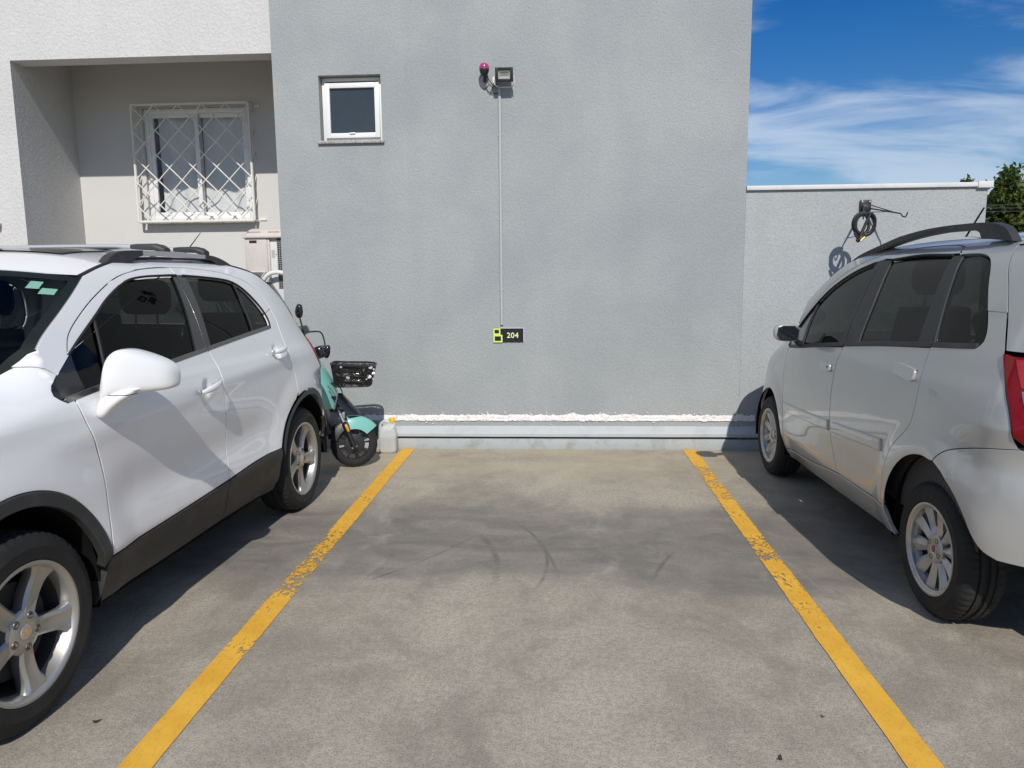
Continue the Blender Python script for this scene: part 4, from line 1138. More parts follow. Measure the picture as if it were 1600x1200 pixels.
    for (a0, a1, b0, b1, na, nb) in ((0, .045, 0, 1, 3, 34), (.90, 1, 0, 1, 4, 34), (.045, .9, 0, .035, 20, 3), (.045, .9, .965, 1, 20, 3)):
        fn = band(a0, a1, b0, b1); k = len(V)
        V += [fn(i / (na - 1), j / (nb - 1)) for i in range(na) for j in range(nb)]
        F += [(k + i * nb + j, k + (i + 1) * nb + j, k + (i + 1) * nb + j + 1, k + i * nb + j + 1) for i in range(na - 1) for j in range(nb - 1)]
    finish('shade_band', V, F, M['rubber'], ws)
    for (a0, b0, h, w) in ((.075, .905, .060, .036), (.125, .955, .060, .042)):
        grid_obj('sticker', lambda a, b: ws_pt(a0 + h * a, b0 - w + w * b) + Vector((0, .003, -.002)), 4, 4, M['sticker'], ws)
    hc = catmull([(2.345, 1.196), (2.50, 1.168), (2.75, 1.09), (2.98, 1.0), (3.04, .965)], .03)
    def hood_pt(a, b):
        i = a * (len(hc) - 1); k = min(len(hc) - 2, int(i)); t = i - k
        s = hc[k][0] * (1 - t) + hc[k + 1][0] * t; z = hc[k][1] * (1 - t) + hc[k + 1][1] * t
        y, o = sf.S(sf.U(s, z), z); o -= .006; w = sf.HW + o; x = 2 * b - 1
        return sf.P(y + (.245 * (1 - a) + .062 * a) * (1 - x * x), -sf.HW + x * w, z + .004 + (.03 - .008 * a) * (1 - abs(x) ** 2.6) - .034 * max(0, (a - .86) / .14) ** 2)
    grid_obj('hood', hood_pt, 30, 34, wp, root, angle=R(60))
    # --- rails and cross bars
    sh = lambda a, b: 0.0
    top = [(1.535, 1.612), (1.50, 1.640), (1.447, 1.662), (1.34, 1.674), (1.248, 1.677)]
    footF = outline(top, [(1.248, 1.677), (1.248, 1.652)], [(1.248, 1.652), (1.31, 1.638), (1.34, 1.615)], [(1.34, 1.615), (1.535, 1.60)], [(1.535, 1.60), (1.535, 1.612)])
    rail = group_part('roof_rail', root); rail2 = group_part('roof_rail', root)
    twin_prism('rail_foot', sf, footF, -.305, -.262, bp, (rail, rail2), .006)
    twin_prism('rail_bar', sf, outline([(1.247, 1.6765), (.95, 1.677), (.638, 1.670)], [(.638, 1.670), (.638, 1.648)], [(.638, 1.648), (.95, 1.654), (1.247, 1.6525)], [(1.247, 1.6525), (1.247, 1.6765)]), -.300, -.267, M['satin'], (rail, rail2), .006)
    footR = outline([(.637, 1.671), (.55, 1.664), (.45, 1.645), (.36, 1.618), (.295, 1.588)], [(.295, 1.588), (.30, 1.575)], [(.30, 1.575), (.50, 1.605), (.56, 1.635), (.637, 1.645)], [(.637, 1.645), (.637, 1.671)])
    twin_prism('rail_foot', sf, footR, -.305, -.262, bp, (rail, rail2), .006)
    for (s, zz) in ((1.02, 1.704), (.62, 1.702)):
        cbp = group_part('cross_bar', root)
        oL, oR = -.30, sf.mir(-.30)
        pts = [sf.P(s, oL - .10 + (oR + .10 - oL + .10) * t, zz + .004 * math.sin(t * PI)) for t in [i / 10 for i in range(11)]]
        V = []; F = []
        fv = Vector((sf.f[0], sf.f[1], 0))
        for p in pts:
            for k in range(12):
                a = 2 * PI * k / 12; V.append(p + fv * (.030 * math.cos(a)) + Vector((0, 0, .0135 * math.copysign(abs(math.sin(a)) ** .7, math.sin(a)))))
        for i in range(10):
            for k in range(12): F.append((i * 12 + k, (i + 1) * 12 + k, (i + 1) * 12 + (k + 1) % 12, i * 12 + (k + 1) % 12))
        finish('bar', V, F, M['bar_alu'], cbp)
        for o in (oL, oR):
            sg = 1 if o == oL else -1
            rings = []
            for (d, hz, hs, dz) in ((-.15, .0125, .036, 0), (-.12, .0155, .040, 0), (-.03, .018, .042, -.002), (.005, .020, .040, -.012), (.03, .014, .030, -.022)):
                c = sf.P(s, o + sg * d, zz + dz)
                rings.append([c + fv * (hs * math.copysign(abs(math.cos(2 * PI * k / 12)) ** .6, math.cos(2 * PI * k / 12))) + Vector((0, 0, hz * math.copysign(abs(math.sin(2 * PI * k / 12)) ** .6, math.sin(2 * PI * k / 12)))) for k in range(12)])
            section_loft('bracket', rings, bp, cbp)
    tubes('antenna', [([sf.P(.44, -.52, 1.665), sf.P(.30, -.47, 1.815)], [.005, .0022])], M['rubber'], root, 6)
    # --- mirror
    for i in range(2):
        mo = (lambda o: sf.mir(o)) if i else (lambda o: o)
        mr_ = group_part('wing_mirror', root)
        # head: lofted from the inner end out, sections in the (s, z) plane
        def ring(o, cs, cz, hs, hz, e=.50, sk=0.0):
            pts = []
            for k in range(26):
                a = 2 * PI * k / 26; c, q = math.cos(a), math.sin(a)
                x = math.copysign(abs(c) ** e, c) * hs; y = math.copysign(abs(q) ** e, q) * hz
                if x < 0: x *= .55
                pts.append(sf.P(cs + x + sk * y, mo(o), cz + y))
            return pts
        prof = [(.022, 2.035, 1.100, .030, .022), (.032, 2.018, 1.128, .050, .052), (.048, 2.000, 1.160, .070, .082), (.070, 1.980, 1.178, .082, .090), (.10, 1.958, 1.180, .086, .088), (.14, 1.930, 1.174, .082, .078), (.18, 1.902, 1.164, .074, .066), (.210, 1.882, 1.155, .062, .054), (.228, 1.870, 1.148, .044, .040), (.235, 1.864, 1.144, .020, .022)]
        pr = [tuple(c) for c in catmull(prof, .012)]
        section_loft('mirror_head', [ring(*p, sk=-.10) for p in pr], wp, mr_, angle=R(75))
        gpts = [(.05, 1.11), (.045, 1.19), (.07, 1.245), (.14, 1.236), (.20, 1.20), (.205, 1.13), (.18, 1.112), (.09, 1.10)]
        prism('mirror_glass', gpts, lambda a, b, d: sf.P(d - .25 * a, mo(a), b), 1.928, 1.936, M['chrome'], mr_)
        rings = []
        for (z, oc, oh, sc, sh_) in catmull([(1.012, .026, .010, 2.062, .014), (1.02, .030, .020, 2.062, .024), (1.045, .040, .032, 2.055, .034), (1.07, .054, .046, 2.040, .042), (1.095, .072, .060, 2.018, .050), (1.115, .085, .066, 1.995, .052)], .012):
            rg = []
            for k in range(22):
                a = 2 * PI * k / 22
                rg.append(sf.P(sc + sh_ * math.copysign(abs(math.cos(a)) ** .8, math.cos(a)), mo(oc + oh * math.copysign(abs(math.sin(a)) ** .8, math.sin(a))), z))
            rings.append(rg)
        section_loft('mirror_arm', rings, wp, mr_, angle=R(75))
        seam = []
        for dz in (0, .0028):
            seam.append([sf.P(2.014 + .0525 * math.copysign(abs(math.cos(2 * PI * k / 22)) ** .8, math.cos(2 * PI * k / 22)), mo(.0735 + .0625 * math.copysign(abs(math.sin(2 * PI * k / 22)) ** .8, math.sin(2 * PI * k / 22))), 1.0965 + dz) for k in range(22)])
        section_loft('mirror_seam', seam, M['rubber'], mr_)
    # --- door handles
    for i in range(2):
        mo = (lambda o: sf.mir(o)) if i else (lambda o: o)
        for (a, b, d) in (((1.378, .999), (1.158, 1.029), dF[i]), ((.486, 1.101), (.279, 1.117), dR[i])):
            rings = []
            for t in [k / 14 for k in range(15)]:
                s = a[0] + (b[0] - a[0]) * t; z = a[1] + (b[1] - a[1]) * t
                e_ = min(1, math.sin(min(max(t, .02), .98) * PI) ** .45)
                o = sf.side(s, z) if abs(t - .5) > .35 else interp(z, sf.base) + .012
                lift = .006 + .030 * math.sin(t * PI) ** .5
                ob = interp(z, sf.base) + .010
                rings.append([sf.P(s, mo(ob + lift + .011 * e_ * math.cos(2 * PI * k / 12)), z + .017 * e_ * math.sin(2 * PI * k / 12)) for k in range(12)])
            h = section_loft('handle', rings, wp, d, angle=R(70))
            s = a[0] - .012; z = a[1] + .001
            bm = bmesh.new(); add_box(bm, sf.P(a[0] - .006, mo(interp(z, sf.base) + .022), z), (.020, .022, .026), None, .006)
            bm_obj('handle_cap', bm, M['chrome'], h, angle=R(40))
    # --- wheels, arches, underbody, cabin
    for mirror in (False, True):
        for (s, z) in ((0.0, .343), (sf.wb, .343)):
            make_wheel(sf, root, s, z, .343, .215, .238, 'five', R(-96) if not mirror else R(-84), mirror, o_face=-.004 if s == 0 else 0.0)
    for mirror in (False, True):
        mo = (lambda o: sf.mir(o)) if mirror else (lambda o: o)
        for (c, r0, r1, cz, a0, a1) in ((fa[0], .385, .435, .35, -12, 192), (ra[0], .445, .44, .34, -8, 188)):
            V = []; F = []; n = 30
            for k in range(n + 1):
                a = R(a0 + (a1 - a0) * k / n); s = c + r0 * math.cos(a); z = cz + r1 * math.sin(a)
                V += [sf.P(s, mo(-.012), z), sf.P(s, mo(-.34), z)]
                if k: F.append((2 * k - 2, 2 * k - 1, 2 * k + 1, 2 * k))
            b = len(V); V.append(sf.P(c, mo(-.34), cz))
            for k in range(n): F.append((b, 2 * k + 1, 2 * k + 3))
            finish('wheel_liner', V, F, M['under'], root)
    # thin floor between the wheel housings and cabin lining
    def slab(name, s0, s1, o_in, z0, z1, mat):
        bm = bmesh.new()
        c = [sf.P(s, o, z) for s in (s0, s1) for o in (o_in, sf.mir(o_in)) for z in (z0, z1)]
        vs = [bm.verts.new(p) for p in c]
        for f in ((0, 1, 3, 2), (4, 6, 7, 5), (0, 4, 5, 1), (2, 3, 7, 6), (0, 2, 6, 4), (1, 5, 7, 3)): bm.faces.new([vs[i] for i in f])
        return bm_obj(name, bm, mat, root)
    slab('underbody', .45, 2.06, -.10, .22, .30, M['under']); slab('underbody', -.55, .45, -.37, .28, .36, M['under']); slab('underbody', 2.06, 3.05, -.345, .24, .34, M['under'])
    slab('axle', -.05, .05, -.12, .30, .36, M['under'])
    def liner(a, b):
        s = .30 + (2.1 - .30) * a; z = .45 + .58 * b
        return s, z
    for i in range(2):
        grid_obj('cabin_side', lambda a, b: sf.P(.10 + 2.0 * a, (sf.mir if i else (lambda o: o))(sf.side(.10 + 2.0 * a, .50 + .62 * b) - .085), .50 + .62 * b), 20, 8, M['cabin'], root)
    slab('cabin_floor', .1, 2.1, -.13, .42, .46, M['cabin'])
    slab('dashboard', 1.98, 2.42, -.20, .70, 1.075, M['cabin'])
    slab('rear_shelf', -.40, .30, -.36, .90, .94, M['cabin'])
    grid_obj('headliner', lambda a, b: roof_pt(.04 + a * .86, .09 + b * .82) + Vector((0, 0, -.035)), 20, 14, M['pale_lining'], root)
    for i in (0, 1):
        seat(sf, root, 1.18, (-.42, -1.31)[i], .46)
        seat(sf, root, .38, (-.42, -1.31)[i], .50, .56, False)
    wheel_c = sf.P(1.78, -.46, 1.02)
    fv = Vector((sf.f[0], sf.f[1], 0)); nv = Vector((sf.n[0], sf.n[1], 0)); tz = (Vector((0, 0, 1)) * .85 + fv * .5).normalized()
    tubes('steering_wheel', [([wheel_c + nv * .185 * math.cos(2 * PI * k / 28) + tz * .185 * math.sin(2 * PI * k / 28) for k in range(28)], .015, True), ([wheel_c - nv * .18, wheel_c + nv * .18], .018), ([wheel_c, wheel_c - tz * .18], .016)], M['cabin'], root, 8)
    return root
build_suv()
# ------------------------------------------------------------------ silver people carrier on the right, tail towards the camera
def relR(y, z):
    r = 0.0
    for c, Rr in ((2.44, .36), (-.02, .42)):
        d = math.hypot(y - c, z - .31); r += .016 * (1 - sst(Rr + .01, Rr + .16, d))
    if y < -.02: r += .02 * (1 - sst(.66, .86, z)) * min(1, (-.02 - y) / .2)
    if y > 2.05:
        zs = interp(y, [(2.05, 1.0), (2.4, .95), (2.8, .82), (3.1, .7)])
        if z > zs: r -= 4.0 * sst(2.0, 2.3, y) * (z - zs) ** 2
    m = sst(.5, .7, y) * (1 - sst(1.8, 2.0, y)); r -= .005 * m * pulse(z, .52, .08)
    return r
RS = Surf((1.65, 3.36), (1.60, 5.785), -1, .835,
          [(.2, -.07), (.27, -.03), (.33, -.005), (.42, .02), (.6, .032), (.8, .036), (.95, .03), (1.05, .018), (1.12, -.002), (1.2, -.025), (1.35, -.082), (1.5, -.15), (1.58, -.195), (1.64, -.25), (1.69, -.34), (1.72, -.45)],
          [(.4, 1.2), (1.05, 1.2)], [(.4, .03), (.77, .045), (.95, .06), (1.05, .07), (1.6, .075)],
          [(.5, -.05), (.8, -.05), (1.0, .1), (1.6, .2)], [(.5, .34), (.78, .34), (.95, .10), (1.6, .12)],
          2.72, [(.3, .36), (.6, .38), (.8, .3), (.95, .15), (1.05, .05)], .5,
          -.36, [(.3, .30), (.5, .32), (.8, .27), (1.0, .22), (1.25, .2), (1.5, .12), (1.66, .04)], [(.3, .34), (.78, .34), (.95, .2)], relR)
def build_mpv():
    sf = RS; U = sf.U
    root = thing('parked_people_carrier', 'silver people carrier parked on the right with black roof rails, tail to the camera', 'car', sf.P(1.2, -.835, 0))
    wp, bp = M['silver_paint'], M['black_plastic']
    um = lambda z, fr: sf.Umid(z, fr) + (.0045 if fr else -.0045)
    cl = lambda z0, z1, fr: [(um(z0 + (z1 - z0) * i / 16, fr), z0 + (z1 - z0) * i / 16) for i in range(17)]
    LEAD = [(2.10, 1.018), (2.115, .93), (2.11, .803), (2.078, .613), (2.035, .483), (2.03, .395), (2.034, .296)]
    MID = [(1.092, 1.646), (1.075, 1.38), (1.056, 1.115), (1.083, 1.008), (1.102, .893), (1.115, .70), (1.095, .571), (1.05, .47), (1.005, .385)]
    midl = MID[2:]
    TRAILu = [(.352, 1.652), (.335, 1.632), (.28, 1.58), (.205, 1.40), (.131, 1.20)]
    TRAILl = [(.131, 1.20), (.128, 1.12), (.115, .993), (.135, .88), (.17, .82), (.315, .69), (.37, .566), (.392, .43), (.395, .385)]
    BELT = [(2.10, 1.018), (1.80, 1.045), (1.45, 1.085), (1.056, 1.127), (.60, 1.170), (.143, 1.207), (-.10, 1.224), (-.19, 1.232)]
    FG = [(2.03, 1.20), (1.90, 1.30), (1.775, 1.395), (1.655, 1.475), (1.42, 1.570), (1.25, 1.618), (1.092, 1.646), (.75, 1.665), (.45, 1.664), (.352, 1.652)]
    GF = [(1.99, 1.165), (1.87, 1.265), (1.74, 1.365), (1.60, 1.448), (1.38, 1.535), (1.158, 1.592)]   # top of front glass
    PE = [(2.42, 1.075), (2.2, 1.235), (1.98, 1.375), (1.79, 1.49), (1.62, 1.578), (1.55, 1.604)]
    ROOF = [(1.55, 1.604), (1.42, 1.637), (1.2, 1.668), (.9, 1.688), (.5, 1.690), (.15, 1.676), (.0, 1.658), (-.05, 1.645)]
    def arcpts(c, r0, r1, a0, a1, n=26): return [(c[0] + r0 * math.cos(R(a0 + (a1 - a0) * i / n)), c[1] + r1 * math.sin(R(a0 + (a1 - a0) * i / n))) for i in range(n + 1)]
    FA = arcpts((2.437, .30), .372, .368, 188, -5)       # front arch, from the door side over the top to the nose
    RA = arcpts((-.03, .31), .405, .425, 6, 186)         # rear arch, from the door side over the top to the bumper
    dF = twin_panel('front_door', sf, outline(LEAD, [LEAD[-1], (1.5, .335), midl[-1]], rev(midl), [midl[0], (1.45, 1.080), (1.80, 1.040), (2.10, 1.018)]), wp, (root, root), res=.024)
    arc_ = [p for p in RA if p[0] > .345]
    dR = twin_panel('rear_door', sf, outline(midl, [midl[-1], (.7, .385), TRAILl[-1]], rev(TRAILl), [TRAILl[0], (.60, 1.165), (1.056, 1.121)]), wp, (root, root), res=.024)
    # fender and nose
    fend = outline(rev(LEAD), [LEAD[0], (2.16, 1.025), (2.25, 1.045), (2.40, 1.055)], [(2.40, 1.055), (2.6, .985), (2.8, .90), (U(2.95, .83), .83)], [(U(2.95, .83), .83), (U(2.96, .72), .72), (U(2.93, .62), .62)], [(U(2.93, .62), .62), (2.84, .50), FA[-6]],
                   rev(FA)[5:], [FA[0], (2.05, .25), (2.034, .293)])
    twin_panel('fender', sf, fend, wp, (root, root), res=.026)
    # sill below the doors
    twin_panel('sill_panel', sf, outline([(2.032, .292), (1.5, .331), (1.005, .381), (.7, .381), (.395, .381)], [(.395, .381), (.374, .33), (.372, .29), (.35, .24)], [(.35, .24), (1.2, .235), (2.05, .225)], [(2.05, .225), (2.045, .26), (2.032, .292)]), wp, (root, root), res=.03, depth=.02)
    # quarter panel around the rear arch and up the tail
    low_q = [p for p in RA if p[0] < .372]
    TG = [(-.045, 1.645), (-.075, 1.605), (-.125, 1.54), (-.189, 1.469), (-.28, 1.35), (-.352, 1.235)]
    TGu = [(U(a, b), b) for a, b in TG]
    LE = [(U(-.352, 1.232), 1.232), (U(-.40, 1.14), 1.14), (U(-.455, 1.03), 1.03), (U(-.487, .92), .92), (U(-.497, .876), .876)]
    BT = [(U(-.497, .874), .874), (U(-.40, .858), .858), (-.30, .836), (-.19, .803), (-.135, .768), (-.105, .735)]
    QG = [(.110, 1.222), (.16, 1.34), (.215, 1.475), (.268, 1.602)]
    QGt = [(.268, 1.602), (.18, 1.612), (.115, 1.606), (.05, 1.588), (.0, 1.55), (-.06, 1.475), (-.14, 1.372), (-.19, 1.30), (-.205, 1.255), (-.19, 1.236)]
    twin_panel('quarter_panel', sf, outline(rev(TRAILl)[1:], [TRAILl[0], (.143, 1.203), (-.10, 1.220), (-.19, 1.229)], [(-.19, 1.229), (-.213, 1.255), (-.20, 1.302), (-.148, 1.376)], [(-.148, 1.376), (-.285, 1.352)] if False else [(-.148, 1.376), (U(-.262, 1.375), 1.375)], [(U(-.262, 1.375), 1.375), TGu[-2], TGu[-1]], LE, BT, [BT[-1]] + [p for p in rev(RA) if p[0] > -.08], [RA[0], (.374, .33), (.395, .383)]), wp, (root, root), res=.026, gap=.0004, rad=.0015)
    upq = outline([(-.148, 1.378), (-.066, 1.48), (-.006, 1.556), (.046, 1.594), (.115, 1.613), (.20, 1.619), (.30, 1.618)], [(.30, 1.618), (.335, 1.634), (.352, 1.654)], [(.352, 1.654), (.45, 1.666), (.75, 1.667), (1.092, 1.648), (1.25, 1.620), (1.42, 1.572), (1.655, 1.477), (1.775, 1.397), (1.90, 1.302), (2.03, 1.202)], [(2.03, 1.202), (2.12, 1.118), (2.16, 1.03)], [(2.16, 1.03), (2.25, 1.05), (2.40, 1.06)], [(2.40, 1.06), (2.42, 1.075)], PE, ROOF, [ROOF[-1], TGu[0]], TGu[:-1] , [(TGu[-2]), (U(-.262, 1.377), 1.377)], [(U(-.262, 1.377), 1.377), (-.148, 1.378)])
    # TGu ends lower than the seam: cut the tail column at the seam
    upq = outline([(-.148, 1.378), (-.066, 1.48), (-.006, 1.556), (.046, 1.594), (.115, 1.613), (.20, 1.619), (.30, 1.618)], [(.30, 1.618), (.335, 1.634), (.352, 1.654)], [(.352, 1.654), (.45, 1.666), (.75, 1.667), (1.092, 1.648), (1.25, 1.620), (1.42, 1.572), (1.655, 1.477), (1.775, 1.397), (1.90, 1.302), (2.03, 1.202)], [(2.03, 1.202), (2.12, 1.118), (2.16, 1.03)], [(2.16, 1.03), (2.25, 1.05), (2.40, 1.06)], [(2.40, 1.06), (2.42, 1.075)], PE, ROOF, [ROOF[-1], TGu[0]], TGu[:4] + [(U(-.262, 1.376), 1.376)], [(U(-.262, 1.376), 1.376), (-.148, 1.378)])
    twin_panel('roof_side', sf, upq, wp, (root, root), res=.026, gap=-.002, rad=.0012, off=.0008)
    # door frames (body colour strip, then black), glass
    GT_R = [(.978, 1.603), (.70, 1.620), (.375, 1.614)]
    fgf = [p for p in FG if p[0] >= 1.09]; fgr = [p for p in FG if p[0] <= 1.093]
    twin_panel('window_frame', sf, outline([(2.03, 1.198)] + fgf[1:], [(1.092, 1.646), (1.092, 1.606)], [(1.092, 1.606), (1.158, 1.594)] + rev(GF)[1:], [GF[0], (2.03, 1.198)]), wp, dF, gap=.0015)
    twin_panel('window_frame', sf, outline(fgr, [fgr[-1], (.335, 1.63), (.30, 1.617)], [(.30, 1.617), (.375, 1.616), (.70, 1.622), (.978, 1.605), (1.092, 1.607)], [(1.092, 1.607), (1.092, 1.646)]), wp, dR, gap=.0015)
    twin_panel('pillar_trim', sf, outline([(1.158, 1.592), (1.092, 1.606)], [(1.092, 1.606), (1.075, 1.38), (1.056, 1.121)], [(1.056, 1.121), (1.118, 1.116)], [(1.118, 1.116), (1.138, 1.36), (1.158, 1.592)]), M['black_plastic'], dF, off=-.003, gap=.0015)
    twin_panel('pillar_trim', sf, outline([(1.092, 1.606), (.978, 1.603)], [(.978, 1.603), (.915, 1.388), (.885, 1.138)], [(.885, 1.138), (1.056, 1.121)], [(1.056, 1.121), (1.075, 1.38), (1.092, 1.606)]), M['black_plastic'], dR, off=-.003, gap=.0015)
    twin_panel('pillar_trim', sf, outline([(.375, 1.614), (.30, 1.616)], [(.30, 1.616), (.278, 1.578), (.205, 1.40), (.131, 1.20)], [(.131, 1.20), (.262, 1.194)], [(.262, 1.194), (.31, 1.40), (.375, 1.614)]), M['black_plastic'], dR, off=-.003, gap=.0015)
    bel = lambda a, b: [(s, interp(-s, [(-x, y) for x, y in BELT])) for s in [a + (b - a) * i / 6 for i in range(7)]]
    sailb = (1.80, 1.045)
    twin_panel('quarter_glass', sf, outline([(2.10, 1.020), (2.12, 1.112), (1.99, 1.165)] if False else [(2.085, 1.02), (2.10, 1.11), (2.03, 1.165)], [(2.03, 1.165), (1.99, 1.165), (1.87, 1.265), (1.79, 1.33)], [(1.79, 1.33), (1.805, 1.19), (1.80, 1.045)], [(1.80, 1.045), (2.085, 1.02)]), M['black_gloss'], dF, off=-.006, gap=.002)
    twin_panel('window_glass', sf, outline([(1.765, 1.347), (1.74, 1.365), (1.60, 1.448), (1.38, 1.535), (1.158, 1.592)], [(1.158, 1.592), (1.138, 1.36), (1.118, 1.118)], bel(1.118, 1.775), [(1.775, 1.047), (1.78, 1.19), (1.765, 1.347)]), M['tint_dark'], dF, off=-.012, gap=.003, depth=.004)
    twin_panel('window_divider', sf, outline([(1.79, 1.33), (1.765, 1.347)], [(1.765, 1.347), (1.78, 1.19), (1.775, 1.047)], [(1.775, 1.047), (1.80, 1.045)], [(1.80, 1.045), (1.805, 1.19), (1.79, 1.33)]), M['black_plastic'], dF, off=-.004, gap=.0005)
    twin_panel('window_glass', sf, outline(GT_R, [(.375, 1.614), (.31, 1.40), (.262, 1.194)], bel(.262, .885), [(.885, 1.138), (.915, 1.388), (.978, 1.603)]), M['tint_dark'], dR, off=-.012, gap=.003, depth=.004)
    twin_panel('quarter_window', sf, outline(QG, QGt, [(-.19, 1.236), (.110, 1.222)]), M['tint_dark'], (root, root), off=-.008, gap=.002, depth=.006)
    twin_panel('quarter_trim', sf, outline([(.131, 1.205), (.205, 1.405), (.278, 1.58), (.30, 1.614)], [(.30, 1.614), (.266, 1.606)], [(.266, 1.606), (.21, 1.475), (.155, 1.34), (.106, 1.224)], [(.106, 1.224), (.131, 1.205)]), M['black_gloss'], (root, root), off=-.004, gap=.001)
    def strip(c, h0, h1): return outline([(s, z + h0) for s, z in c], [(c[-1][0], c[-1][1] + h0), (c[-1][0], c[-1][1] + h1)], rev([(s, z + h1) for s, z in c]), [(c[0][0], c[0][1] + h1), (c[0][0], c[0][1] + h0)])
    for nm, a, b, ps in (('belt_seal', 1.06, 2.08, dF), ('belt_seal', .133, 1.052, dR), ('belt_seal', -.185, .127, (root, root))):
        twin_panel(nm, sf, strip(bel(a, b), -.008, .016), M['black_plastic'], ps, off=.003, rad=.003, gap=0.)
    twin_tubes('window_seal', sf, [([tuple(sf.loc(u, z)) for u, z in catmull(GF)], .006)], M['rubber'], dF, 6)
    twin_tubes('window_seal', sf, [([tuple(sf.loc(u, z)) for u, z in catmull(GT_R)], .006)], M['rubber'], dR, 6)
    # rub strips on the doors with a pale insert
    def rub(a, b, h, ps):
        c = [(a[0] + (b[0] - a[0]) * i / 8, a[1] + (b[1] - a[1]) * i / 8) for i in range(9)]
        o = twin_panel('rub_strip', sf, strip(c, -h, h), wp, ps, off=.012, rad=.008, gap=0., depth=.014)
        twin_panel('rub_insert', sf, strip([(s, z + h * .35) for s, z in c[1:-1]], -h * .22, h * .38), M['black_plastic'] if False else M['satin'], ps, off=.0135, rad=.002, gap=0., depth=.004)
    rub((2.03, .600), (1.125, .645), .030, dF); rub((1.055, .648), (.425, .684), .031, dR)
    # handles: broad flat flaps with rounded corners
    def rrect(s0, s1, za, zb, h, r=.016, n=5):
        pts = []
        L_ = abs(s1 - s0)
        for (cx, cy, a0) in ((L_ - r, h - r, 0), (r, h - r, 90), (r, -h + r, 180), (L_ - r, -h + r, 270)):
            for k in range(n + 1):
                a = R(a0 + 90 * k / n); pts.append((cx + r * math.cos(a), cy + r * math.sin(a)))
        return [(s0 + (s1 - s0) * x / L_, za + (zb - za) * x / L_ + y) for x, y in pts]
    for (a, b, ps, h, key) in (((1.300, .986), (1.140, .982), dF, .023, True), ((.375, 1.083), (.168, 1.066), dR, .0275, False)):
        o0 = sf.side((a[0] + b[0]) / 2, a[1])
        hs_ = twin_prism('handle', sf, rrect(a[0], b[0], a[1], b[1], h), o0 - .010, o0 + .016, wp, ps, .006, shear=lambda s_, z_: -.32 * (z_ - (a[1] + b[1]) / 2))
        twin_prism('handle_shade', sf, rrect(a[0] + .005, b[0] - .003, a[1] - .006, b[1] - .006, h + .005), o0 - .006, o0 + .0020, M['black_plastic'], ps, 0)  # dark plate added to stand in for the shade beneath each handle
        for q, hh in enumerate(hs_):
            if key:
                bm = bmesh.new(); add_box(bm, sf.P(1.170, sf.mir(o0 + .0165) if q else o0 + .0165, .983), (.002, .010, .020), None, .0008); bm_obj('key_slot', bm, M['rubber'], hh)
    # tail: bumper, lamps, tailgate
    RAb = [(-.19, .702), (-.27, .645), (-.33, .575), (-.375, .505), (-.42, .455), (U(-.47, .43), .43)]
    panel('rear_bumper', sf, outline([BT[-1]] + RAb, [RAb[-1], (um(.42, False), .42)], cl(.42, .85, False), [(um(.85, False), .85), (U(-.52, .86), .872), BT[0]], BT), wp, root, join=True, res=.03, depth=.03, gap=.0012)
    LO = [(p[0] - .0005, p[1]) for p in LE]
    lampo = outline([(LO[0][0], 1.222)] + LO[1:-1] + [(LO[-1][0], .905), (LO[-1][0] - .03, .880)], [(LO[-1][0] - .03, .880), (sf.Uo(-.45, .88, False), .875)], [(sf.Uo(-.45, .88, False), .875), (sf.Uo(-.47, 1.05, False), 1.05), (sf.Uo(-.40, 1.225, False), 1.222)], [(sf.Uo(-.40, 1.225, False), 1.222), (LO[0][0], 1.222)])
    tl = twin_panel('tail_light', sf, lampo, M['red_lens'], (root, root), off=.008, rad=.008, gap=.001, depth=.05)
    for nm, z0, z1, mt in (('brake_reflector', 1.10, 1.205, 'red_bright'), ('reversing_lens', 1.005, 1.092, 'clear_lens'), ('fog_reflector', .895, .995, 'red_bright')):
        a0 = lambda z: U(-.46 if z < 1.1 else -.46, z)
        u0 = interp(z0, [(p[1], p[0]) for p in rev(LE)]) - .055; u1 = interp(z1, [(p[1], p[0]) for p in rev(LE)]) - .055
        e0, e1 = sf.Uo(-.41, z0, False), sf.Uo(-.41, z1, False)
        twin_panel(nm, sf, outline([(u0, z0), (e0, z0)], [(e0, z0), (e1, z1)], [(e1, z1), (u1, z1)], [(u1, z1), (u0, z0)]), M[mt], tl, off=.0105, rad=.002, gap=.001, depth=.002)
    TGp = [(p[0] - .001, p[1]) for p in TGu]
    panel('tailgate', sf, outline([(um(.84, False), .84), (sf.Uo(-.46, .845, False), .845)], [(sf.Uo(-.46, .845, False), .845), (sf.Uo(-.465, .88, False), .88), (sf.Uo(-.485, 1.05, False), 1.05), (sf.Uo(-.415, 1.228, False), 1.228)], [(sf.Uo(-.415, 1.228, False), 1.228), (TGp[-1][0], 1.229)], rev(TGp), [TGp[0], (sf.Uo(-.36, 1.64, False), 1.645), (um(1.63, False), 1.645)], cl(1.645, .84, False)), wp, root, join=True, res=.045, gap=.0015)
    panel('rear_glass', sf, outline([(um(1.22, False), 1.22), (sf.Uo(-.33, 1.22, False), 1.22)], [(sf.Uo(-.33, 1.22, False), 1.22), (sf.Uo(-.36, 1.57, False), 1.57)], [(sf.Uo(-.36, 1.57, False), 1.57), (um(1.58, False), 1.58)], cl(1.58, 1.22, False)), M['black_gloss'], root, join=True, res=.05, off=.004)
    # nose
    panel('front_bumper', sf, outline([FA[-1], FA[-6], (U(2.84, .50), .50), (U(2.93, .62), .62)], [(U(2.93, .62), .62), (U(2.99, .62), .62), (um(.60, True), .60)], cl(.60, .26, True), [(um(.26, True), .26), (U(2.98, .25), .25), (FA[-1][0], .26)], [(FA[-1][0], .26), FA[-1]]), wp, root, join=True, res=.04)
